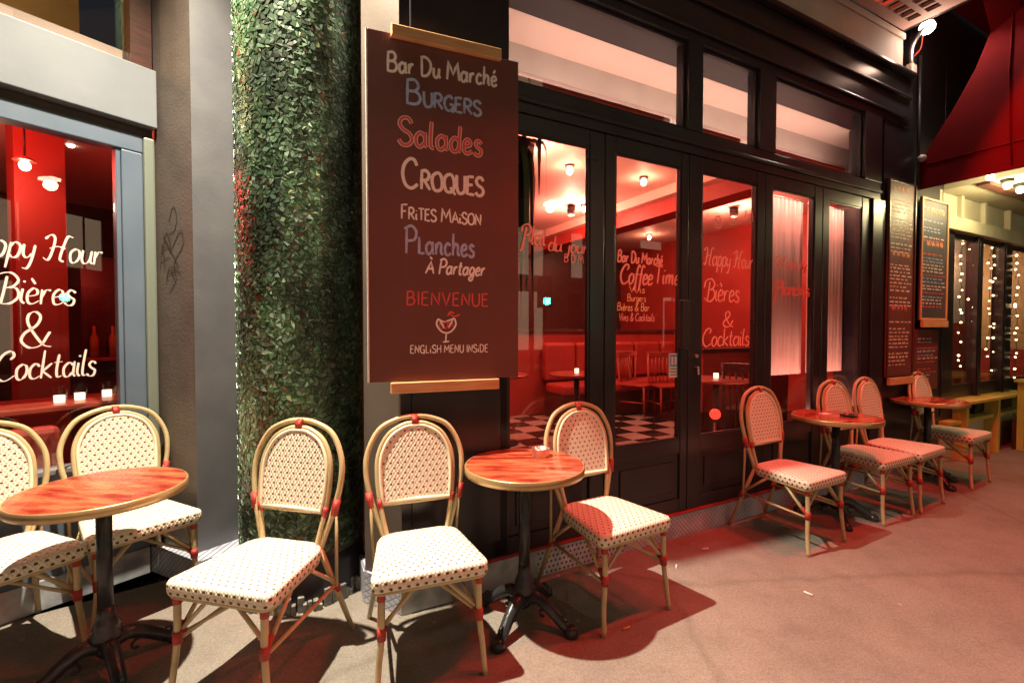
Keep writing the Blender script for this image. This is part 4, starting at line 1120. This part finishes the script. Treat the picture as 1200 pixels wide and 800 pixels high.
        # side braces and stretchers
        MB().tube([(s_ * .196, -.198, .245), (s_ * .192, -.05, SH - TH - .004)], .0085, 8).build('brace', 'rattan', t)
        MB().tube([(s_ * .192, -.19, .262), (s_ * .05, -.190, SH - TH - .004)], .0085, 8).build('brace', 'rattan', t)
        MB().tube([(s_ * .181, .235, .27), (s_ * .19, .06, SH - TH - .004)], .0085, 8).build('brace', 'rattan', t)
        MB().tube([(s_ * .194, -.196, .232), (s_ * .182, .238, .252)], .008, 8).build('stretcher', 'rattan', t)
        MB().tube([(s_ * .192, -.19, .248), (0, .03, .34), (-s_ * .05, .08, SH - TH)], .0075, 8).build('cross_brace', 'rattan', t)
        # red bindings
        B = 'binding'
        MB().tube([(s_ * .204, by(.585), .585), (s_ * .216, by(.655), .655)], .0165, 10).build(B, 'binding', t)
        MB().tube([(s_ * .1635, by(.60) - .012, .578), (s_ * .168, by(.62) - .012, .624)], .0145, 10).build(B, 'binding', t)
        MB().tube([(s_ * .193, -.203, .222), (s_ * .193, -.203, .268)], .0172, 10).build(B, 'binding', t)
        MB().tube([(s_ * .193, -.200, .372), (s_ * .193, -.200, .408)], .0162, 10).build(B, 'binding', t)
        MB().tube([(s_ * .1775, .240, .262), (s_ * .184, .258, .222)], .0172, 10).build(B, 'binding', t)
        MB().tube([(s_ * .176, -.190, .268), (s_ * .194, -.198, .246)], .0125, 8).build(B, 'binding', t)
        MB().tube([(s_ * .196, -.17, .290), (s_ * .195, -.198, .246)], .0115, 8).build(B, 'binding', t)
    MB().tube([(-.015, by(.966) - .004, .968), (.015, by(.966) - .004, .968)], .026, 12).build('binding', 'binding', t)
    # under-seat rim
    mb = MB(); mb.tube([(p[0] * .95, -.02 + (p[1] + .02) * .95, SH - TH - .006) for p in out], .010, 8, closed=True); mb.build('seat_rim', 'rattan', t)
    return t
MT['ivory'] = mat('ivory_resin', (.84, .74, .56), .4)
CH = [  # x, y, rotation, label
    (-2.173, 1.939, 61, 'ivory woven bistro chair cut off by the left edge of the photo'),
    (-1.931, 2.352, 55, 'ivory woven bistro chair against the left window behind the big red table'),
    (-1.03, 1.883, -13, 'ivory woven bistro chair standing in front of the mosaic column'),
    (-.385, 2.00, 20, 'ivory woven bistro chair standing below the big brown chalkboard'),
    (.495, 2.394, 30, 'ivory woven bistro chair on the right of the table with the steel ashtray'),
    (1.915, 3.145, 29, 'bistro chair with pale seat standing alone in front of the Happy Hour door'),
    (2.749, 3.589, 27, 'red lit bistro chair just right of the table with paper on it'),
    (3.20, 3.82, 30, 'red lit bistro chair squeezed between its neighbour and the far round table'),
    (4.13, 4.36, 29, 'farthest bistro chair, below the menu boards and beyond the last round table'),
]
proto = None
for (x, y, rz, lab) in CH:
    c = proto = bistro_chair(lab, 'woven bistro chairs along the bar front') if proto is None else copy_tree(proto)
    c = c; c.location = (x, y, 0); c.rotation_euler = (0, 0, R(rz)); c['label'] = lab

# ------------------------------------------------------------------ TABLES
def bistro_table(label, group):
    t = thing('bistro_table', label, 'table', (0, 0, 0), 0, group)
    r = .2865
    MB().lathe([(r - .006, .742), (r - .006, .7605)], (0, 0), 56).build('tabletop', 'tabletop', t)
    MB().lathe([(r - .02, .722), (r, .724), (r + .002, .74), (r + .001, .757), (r - .003, .761), (r - .0055, .7595)], (0, 0), 56).build('edge_band', 'tableedge', t)
    MB().tube([(0, 0, .16), (0, 0, .72)], .027, 18).build('pole', 'iron', t)
    MB().lathe([(.10, .7215), (.10, .712), (.035, .69)], (0, 0), 20).build('mounting_plate', 'iron', t)
    MB().lathe([(.028, .125), (.05, .13), (.056, .155), (.042, .175), (.048, .19), (.036, .215), (.030, .24), (.0275, .27)], (0, 0), 20).build('collar', 'iron', t)
    MB().lathe([(.012, .055), (.03, .07), (.045, .10), (.03, .127)], (0, 0), 18).build('hub', 'iron', t)
    for k in range(4):
        a = R(-30 + 90 * k)
        def pt(rr, z, off=0): return (rr * math.cos(a) - off * math.sin(a), rr * math.sin(a) + off * math.cos(a), z)
        pts = catmull([pt(.03, .115), pt(.075, .125), pt(.13, .098), (pt(.19, .052)), pt(.22, .03), pt(.245, .022)], 5)
        n = len(pts)
        lg = MB().tube(pts, [.031 - .009 * i / (n - 1) for i in range(n)], 10).build('leg', 'iron', t)
        MB().lathe([(.030, 0), (.036, .006), (.030, .034), (.014, .048)], pt(.245, 0)[:2], 14).build('foot', 'iron', lg)
        # scroll ornament
        sc = []
        for i in range(15):
            th = i / 14 * 4.2; rr = .026 * (1 - i / 19)
            sc.append(pt(.10 + rr * math.cos(th + 1.2), .055 + rr * math.sin(th + 1.2)))
        MB().tube(sc, .006, 7).build('scroll', 'iron', lg)
        sc = []
        for i in range(12):
            th = i / 11 * 4.4; rr = .018 * (1 - i / 15)
            sc.append(pt(.215 + rr * math.cos(2.4 - th), .062 + rr * math.sin(2.4 - th)))
        MB().tube(sc, .0055, 7).build('scroll', 'iron', lg)
    return t
TB = [(-1.67, 1.885, -8, 'round table with streaky red wood top, cut off by the left edge of the photo'),
      (.06, 2.225, 0, 'round red wood table holding the small steel ashtray'),
      (2.43, 3.47, 12, 'round table holding the ashtray and white paper, in front of the curtained doors'),
      (3.84, 4.28, 30, 'farthest round table, below the menu boards')]
pt_ = None
for (x, y, rz, lab) in TB:
    pt_ = bistro_table(lab, 'round bistro tables along the bar front') if pt_ is None else copy_tree(pt_)
    pt_.location = (x, y, 0); pt_.rotation_euler = (0, 0, R(rz)); pt_['label'] = lab

# ashtrays, paper, butts
def ashtray(loc, label, m='steel', r=.045, h=.040):
    a = thing('ashtray', label, 'ashtray', loc)
    MB().lathe([(r * .96, 0), (r, .004), (r, h - .003), (r * 1.03, h), (r * .8, h), (r * .78, h - .012), (.004, h - .014)], (0, 0), 28, cap=False).build('bowl', m, a)
    b2 = MB().lathe([(.002, 0), (r * .96, 0)], (0, 0), 28, cap=False); b2.build('bottom', m, a)
    return a
ashtray((.147, 2.357, .761), 'round steel ashtray on the table below the chalkboard')
ashtray((2.50, 3.44, .761), 'low ashtray beside white paper on the table by the curtained doors', 'iron', .055, .018)
pp = MB().box(-.045, .045, -.03, .03, 0, .004).build('paper_slip', 'plasticw'); pp.location = (2.40, 3.55, .7612); pp.rotation_euler = (0, 0, .5)
tag(pp, 'small white paper slip next to the ashtray on the curtained door table', 'paper')
for i, (px, py, rz, m, lab) in enumerate([(736, 742, .5, 'oak', 'orange cigarette butt on the pavement by the chair leg under the table shadow'), (829, 646, .2, 'chalkw', 'white cigarette butt on the pavement farther right of the chair'),
                                (795, 667, 1.2, 'chalkw', 'pale crumb of paper on the pavement behind the shadow tip'), (952, 700, 2.2, 'chalkw', 'cigarette butt on open pavement at the right')]):
    p = ground_pt(px, py); b_ = MB().tube([(-.022, 0, .005), (.022, 0, .005)], .0048, 8).build('cigarette_butt', m)
    b_.location = p; b_.rotation_euler = (0, 0, rz); tag(b_, lab, 'litter', 'litter on the pavement')

# ------------------------------------------------------------------ flood lamps, pipe
fl = thing('flood_lamp', 'white flood lamp mounted high beside the mosaic column', 'lamp', WHITE_POS + Vector((0, 0, .06)))
MB().lathe([(.07, 0), (.075, .05), (.05, .12)], (0, 0), 18, cap=False).build('housing', 'plasticd', fl)
MB().tube([(0, 0, .11), (0, .1, .2), (.05, .28, .28)], .012, 8).build('bracket', 'plasticd', fl)
f2 = on_main('flood_lamp', 'small white flood lamp with cables at the right end of the canopy', 'lamp', px_t(1058), -.12, 4.17)
hd = MB().lathe([(.055, 0), (.07, .015), (.07, .06), (.045, .12)], (0, 0), 18).build('housing', 'plasticd', f2); cv = (M_MAIN.inverted() @ Vector((.3, .2, 0))) - Vector((px_t(1058), -.12, 4.17)); hd.rotation_euler = cv.to_track_quat('-Z', 'Y').to_euler(); hd.location = (0, -.02, .04)
ln = MB().lathe([(.06, -.004), (.06, -.001)], (0, 0), 18).build('lens', 'bulbwhite', hd)
MB().tube(catmull([(0, 0, .06), (-.03, .06, -.05), (-.02, .09, -.14), (.02, .10, -.25)], 5), .02, 8).build('arm', 'steel', f2)
MB().tube(catmull([(.02, .02, 0), (.06, .05, -.1), (.0, .09, -.2), (.04, .10, -.34)], 5), .006, 8).build('cable', 'binding', f2)
box('junction_box', 'cream', f2, -.05, .05, .07, .118, -.34, -.25)
lamp('flood_lamp_beam', 'SPOT', M_MAIN, (px_t(1058), -.22, 4.17), 40, (1, .92, .8), .05, target=(3.2, -2.2, 0), cone=110)
lamp('canopy_fill', 'POINT', M_MAIN, (px_t(1058) - .1, -.22, 4.02), 7, (1, .62, .45), .05)  # bare point lamp added to brighten the soffit, cream band and awning
pz = on_main('drain_pipe', 'thin dark pipe down the wall beside the menu boards', 'pipe', 4.43, -.03, 0)
MB().tube([(0, 0, 2.76), (0, 0, 4.05)], .014, 10).build('tube', 'plasticd', pz)
MB().ball((0, -.03, 3.06), .035, 12, 8).build('lamp_cap', 'cream', pz)

# ------------------------------------------------------------------ menu boards
def menu(label, x0, x1, z0, z1, y, frame, hdr, cols_, seed, foot=False):
    m = on_main('menu_board', label, 'sign', x0, y, z0)
    W_, H_ = x1 - x0, z1 - z0
    box('panel', 'board' if frame != 'oak' else 'slate2', m, 0, W_, .0, .014, 0, H_)
    if frame:
        f = .022
        for a in [(0, W_, H_ - f, H_), (0, W_, 0, f), (0, f, f + .001, H_ - f - .001), (W_ - f, W_, f + .001, H_ - f - .001)]:
            box('frame_bar', frame, m, a[0], a[1], -.012, -.0005, a[2], a[3])
    rnd = random.Random(seed)
    z = H_ - .10; li_ = 0
    while z > .10:
        big = (li_ in hdr); hgt = .05 if big else rnd.uniform(.012, .018)
        colr = rnd.choice(['chalko', 'chalkr']) if big else rnd.choice(cols_)
        mb = MB(); strokes = []
        x = .05 + (rnd.uniform(.02, .08) if big else 0); xe = W_ - .05 - rnd.uniform(0, .12)
        while x < xe:
            wl_ = rnd.uniform(.03, .09); pts = []; n = max(3, int(wl_ / (.016 if big else .008)))
            for i in range(n * 2): pts.append((x + wl_ * i / (n * 2), (rnd.uniform(.55, 1.1) if i % 2 else rnd.uniform(-.1, .25)) * hgt))
            strokes.append(('s', pts)); x += wl_ + rnd.uniform(.012, .03)
        ribbon(strokes, .008 if big else .004, mb)
        o = mb.build('chalk_line', colr, m); o.location = (0, -.0006, z)
        z -= hgt + (.04 if big else rnd.uniform(.016, .024)); li_ += 1
        if rnd.random() < .12: z -= .03
    if foot: box('foot_bar', 'oak', m, .02, W_ - .02, -.03, -.0005, -.07, -.005)
    return m
MT['slate2'] = mat('slate_chalkboard', (.05, .045, .05), .55, base2=(.075, .066, .07), nscale=4)
menu('tall narrow brown menu board right of the bar doors', 3.89, 4.395, .96, 2.80, -.03, 'darkwood', {0, 14, 26}, ['chalkp', 'chalkw', 'text_yellow', 'chalkp'], 4, True)
menu('framed slate menu board with orange wood frame hung over the lower one', 4.45, 5.02, 1.50, 2.70, -.055, 'oak', {1, 7}, ['chalkb', 'chalkp', 'chalkr'], 9, True)
menu('lower dark chalkboard beneath the orange framed one', 4.44, 4.93, .80, 1.41, -.03, None, set(), ['chalkr', 'chalkb', 'chalkp'], 13)

# ------------------------------------------------------------------ red awning (cheek, roof, valance) of the next shop
aw = on_main('awning', 'big red canvas awning over the neighbouring shop', 'awning', 4.46, 0, 0)
def sheet(pts, thick, ax=0):
    mb = MB(); n = len(pts)
    mb.v = [tuple(p) for p in pts] + [tuple(p[i] + (thick if i == ax else 0) for i in range(3)) for p in pts]
    mb.face(list(range(n))); mb.face([2 * n - 1 - i for i in range(n)])
    for i in range(n): j = (i + 1) % n; mb.face((i, n + i, n + j, j))
    return mb
prof = [(-.02, 2.79), (-.02, 3.02), (-.14, 3.22), (-.28, 3.46), (-.42, 3.74), (-.53, 4.05), (-.60, 4.6), (-2.4, 4.7), (-2.4, 2.79)]
sheet([(0, p[0], p[1]) for p in prof], .012).build('side_cheek', 'awning', aw)
box('bottom_hem', 'awning', aw, -.006, .02, -2.4, -.02, 2.77, 2.80, bevel=.004)
box('roof_sheet', 'awning', aw, .012, 5.0, -2.4, -.02, 4.70, 4.715)
box('front_valance', 'awning', aw, .0, 5.0, -2.42, -2.402, 2.79, 4.70)
for k, f_ in enumerate([.42, .95, 1.5]):
    MB().tube([(-.002, -f_ - .25, 2.80), (-.004, -f_ - .22, 3.6), (-.002, -f_ - .25, 4.6)], .006, 6).build('seam', 'awning', aw)
MB().tube([(-.003, -.03, 3.0), (-.003, -2.39, 3.0)], .005, 6).build('seam', 'awning', aw)
# lit stripes of canvas near the top
mb = MB()
for i in range(13):
    s_ = i / 12; mb.v += [(-.34 + .34 * s_ ** 1.4, -.52 - .0 * s_, 4.62 - .62 * s_ ** .8), (-.34 + .34 * s_ ** 1.4 - .0, -.70, 4.70 - .60 * s_ ** .8)]
for i in range(12): mb.face((2 * i, 2 * i + 1, 2 * i + 3, 2 * i + 2), sm=True)
mb.build('roof_fold', 'awning', aw)

# ------------------------------------------------------------------ NEIGHBOUR SHOP
nb = on_main('neighbour_shop', 'next shop front with dark posts, yellow lit transoms and string lights', 'building')
def nbox(name, m, *a, **kw): return box(name, m, nb, *a, **kw)
NY = .02
nbox('low_wall', 'nbpanel', 5.1, 12, NY - .02, NY + .25, 0, .40)
nbox('ledge', 'yellowwood', 5.1, 12, NY - .10, NY + .25, .401, .44)
for (a, b_) in [(5.08, 5.37), (5.98, 6.10), (6.72, 6.95), (7.9, 8.1), (9.2, 9.4)]:
    nbox('post', 'black', a, b_, NY - .01, NY + .1, .441, 2.46)
    for z in (.9,): nbox('post_moulding', 'black', a + .02, b_ - .02, NY - .02, NY - .011, .5, 2.4, bevel=.008)
for (a, b_) in [(5.37, 5.98), (6.10, 6.72), (6.95, 7.9), (8.1, 9.2)]:
    d = nbox('window', 'black', a, b_, NY + .02, NY + .06, .441, .80)
    box('pane', 'glass', d, a, b_, NY + .03, NY + .036, .801, 2.40, bevel=0)
    box('head', 'black', d, a, b_, NY + .02, NY + .06, 2.401, 2.46)
nbox('header_beam', 'nbpanel', 5.0, 12, NY - .06, NY + .2, 2.461, 2.60, bevel=.006)
for k, a in enumerate([5.0, 5.52, 6.12, 6.85, 7.7, 8.6]):
    nbox('transom_panel', 'nbpanel', a + .05, a + .5 + .08 * k, NY + .02, NY + .05, 2.601, 2.86, bevel=.004)
    nbox('transom_post', 'nbpanel', a - .02, a + .04, NY - .02, NY + .08, 2.601, 2.86)
nbox('soffit', 'nbpanel', 5.07, 12, -2.0, NY + .25, 2.861, 2.95)
nbox('soffit_batten', 'darkwood', 5.07, 12, -.35, -.25, 2.83, 2.86); nbox('soffit_batten', 'darkwood', 5.07, 12, -.75, -.65, 2.83, 2.86)
nbox('upper_front', 'black', 5.07, 12, .0, .3, 2.951, 5.2)
# interior of neighbour
ni = on_main('neighbour_interior', None, None, kind='structure')
box('floor', 'darkwood', ni, 6.02, 12, .4, 3.4, .02, .1, bevel=0); box('back_wall', 'redwood', ni, 6.02, 12, 2.0, 2.1, .1, 2.86, bevel=0)
box('side_wall', 'copper', ni, 9.5, 9.6, .4, 3.4, 1.1, 2.86, bevel=0); box('side_dado', 'redwood', ni, 9.5, 9.6, .4, 3.4, .1, 1.099, bevel=0)
box('ceiling', 'nbpanel', ni, 6.02, 12, .4, 3.4, 2.86, 2.9, bevel=0); box('lit_panel', 'cream', ni, 6.9, 8.2, 1.9, 1.98, 1.2, 2.6, bevel=0)
box('near_wall', 'redwood', ni, 6.8, 7.9, .62, .66, .1, 1.5, bevel=0); box('near_wall_upper', 'cream', ni, 6.8, 7.9, .62, .66, 1.501, 2.86, bevel=0)
lamp('neighbour_room_light', 'POINT', M_MAIN, (7.2, 1.2, 2.4), 60, (1, .66, .38), .06)
lamp('neighbour_back_light', 'POINT', M_MAIN, (8.8, 1.2, 2.2), 30, (1, .55, .3), .06)
lamp('neighbour_near_light', 'POINT', M_MAIN, (7.0, .34, 2.3), 14, (1, .62, .36), .04)
# soffit lamps
nlab = ['yellow soffit bulb of the next shop, nearest the red awning edge', 'yellow soffit bulb of the next shop, middle of the three', 'yellow soffit bulb of the next shop, farthest right']
for i, (px, py) in enumerate([(1156, 209), (1176, 219), (1191, 224)]):
    Y = (2.80 - EYE) * F_PX / (HOR - py); p = Vector(((px - 600) / F_PX * Y, Y, 2.80))
    q = M_MAIN.inverted() @ p
    l_ = on_main('soffit_lamp', nlab[i], 'lamp', q.x, q.y, q.z, 'soffit lamps of the next shop')
    MB().lathe([(.05, .03), (.05, .06)], (0, 0), 14).build('fitting', 'plasticd', l_)
    MB().ball((0, 0, 0), .032, 12, 7).build('bulb', 'bulbyellow', l_)
    lamp('soffit_lamp_light', 'POINT', None, p - Vector((0, 0, .06)), 16, (1, .82, .42), .04)
# string lights
slab = ['left string of warm fairy lights in the next shop window', 'second string of warm fairy lights from the left', 'middle string of warm fairy lights', 'fourth string of fairy lights near the second post', 'rightmost string of fairy lights at the photo edge']
for i, (px, z0, z1, n) in enumerate([(1124, .95, 2.36, 15), (1136, 1.3, 2.3, 9), (1158, 1.1, 2.36, 12), (1164, .95, 2.3, 13), (1190, .85, 2.36, 16)]):
    yy = NY + .07 if i != 4 else NY - .03
    x = px_t(px, M_MAIN, yy)
    s_ = on_main('string_lights', slab[i], 'lights', x, yy, 0, 'fairy light strings in the next shop window')
    rnd = random.Random(i); pts = []
    for k in range(n):
        pts.append((rnd.uniform(-.06, .06), 0, z1 - (z1 - z0) * k / (n - 1) + rnd.uniform(-.045, .045)))
    MB().tube(pts, .003, 5).build('wire', 'plasticd', s_)
    for p in pts: MB().ball(p, rnd.uniform(.009, .013), 8, 5).build('bulb', 'bulbwarm', s_)
# yellow bench and terrace table at the far right
bn = on_main('yellow_bench', 'yellow wooden plank bench table in front of the next shop', 'bench', 5.25, -.02, 0)
for k in range(3): box('plank', 'yellowwood', bn, 0, 1.9, -.14 + k * .075, -.07 + k * .075, .62, .65)
for sx in (.12, .95, 1.78): box('leg', 'yellowwood', bn, sx, sx + .06, -.10, .02, 0 if sx else 0, .619)
tb2 = on_main('yellow_table', 'yellow topped terrace table at the right edge of the photo', 'table', 6.5, -.45, 0)
for k in range(4): box('plank', 'yellowwood', tb2, 0, .9, -.2 + k * .125, -.08 + k * .125, .80, .83)
for sx in (.06, .78):
    for sy in (-.16, .22): box('leg', 'yellowwood', tb2, sx, sx + .06, sy, sy + .06, 0, .799)
box('seat_box', 'darkwood', nb, 6.6, 7.4, -.32, -.12, .0, .35)

# ------------------------------------------------------------------ street behind the camera (seen in reflections)
ob = thing('opposite_building', 'pale stone building across the street with lit windows', 'building', M_MAIN @ Vector((-6, -14.5, 0)), A_MAIN)
box('facade', 'stone', ob, -12, 26, -1, 0, -.13, 13, bevel=0)
rnd = random.Random(21)
for i in range(13):
    for j in range(4):
        x = -10.6 + i * 2.7; z = .6 + j * 3.1; hh = 2.4 if j == 0 else 1.9
        lit = rnd.random() < (.75 if j == 0 else .35)
        f = box('window', 'winlit' if lit else 'slate', ob, x, x + 1.3, .001, .02, z, z + hh, bevel=0)
        box('frame', 'lintel', f, x - .08, x - .001, .001, .08, z, z + hh + .08, bevel=0); box('frame', 'lintel', f, x + 1.301, x + 1.38, .001, .08, z, z + hh + .08, bevel=0)
        box('glazing_bar', 'lintel', f, x + .62, x + .68, .021, .05, z, z + hh, bevel=0)
for k in range(3): box('string_course', 'stone', ob, -12, 26, .001, .16, 3.4 + k * 3.1, 3.62 + k * 3.1, bevel=0)
box('opposite_pavement', 'kerb', ob, -12, 26, 0.002, 2.6, -.139, 0).name = 'opposite_pavement'
TLX = 5.5
tl = thing('traffic_light', 'traffic light showing green across the street', 'traffic light', M_MAIN @ Vector((TLX, -8.6, 0)), A_MAIN)
MB().tube([(0, 0, -.13), (0, 0, 2.3)], .05, 12).build('post', 'plasticd', tl)
box('signal_head', 'plasticd', tl, -.18, .18, -.1, .1, 2.02, 2.88)
MB().tube([(0, .101, 2.19), (0, .11, 2.19)], .11, 16).build('green_lens', 'bulbgreen', tl)
MB().tube([(0, .101, 2.45), (0, .11, 2.45)], .09, 16).build('amber_lens', 'plasticd', tl)
MB().tube([(0, .101, 2.71), (0, .11, 2.71)], .09, 16).build('red_lens', 'plasticd', tl)
lamp('green_signal_light', 'AREA', M_MAIN, (TLX, -8.46, 2.19), 10, (.05, 1, .6), .16, target=(.6, 0, 1.7))
for (x, lab) in [(-5.0, 'street lamp on the far pavement, left one'), (7.0, 'street lamp on the far pavement, right one')]:
    s_ = thing('street_lamp', lab, 'street lamp', M_MAIN @ Vector((x, -11.9, 0)), A_MAIN)
    MB().tube([(0, 0, -.13), (0, 0, 5.2), (0, .5, 5.6), (0, 1.1, 5.65)], [.08, .05, .04, .04], 10).build('post', 'plasticd', s_)
    box('lantern', 'bulbpend', s_, -.12, .12, .95, 1.4, 5.52, 5.6)
    lamp('street_lamp_light', 'POINT', M_MAIN, (x, -10.7, 5.4), 60, (1, .72, .42), .15)
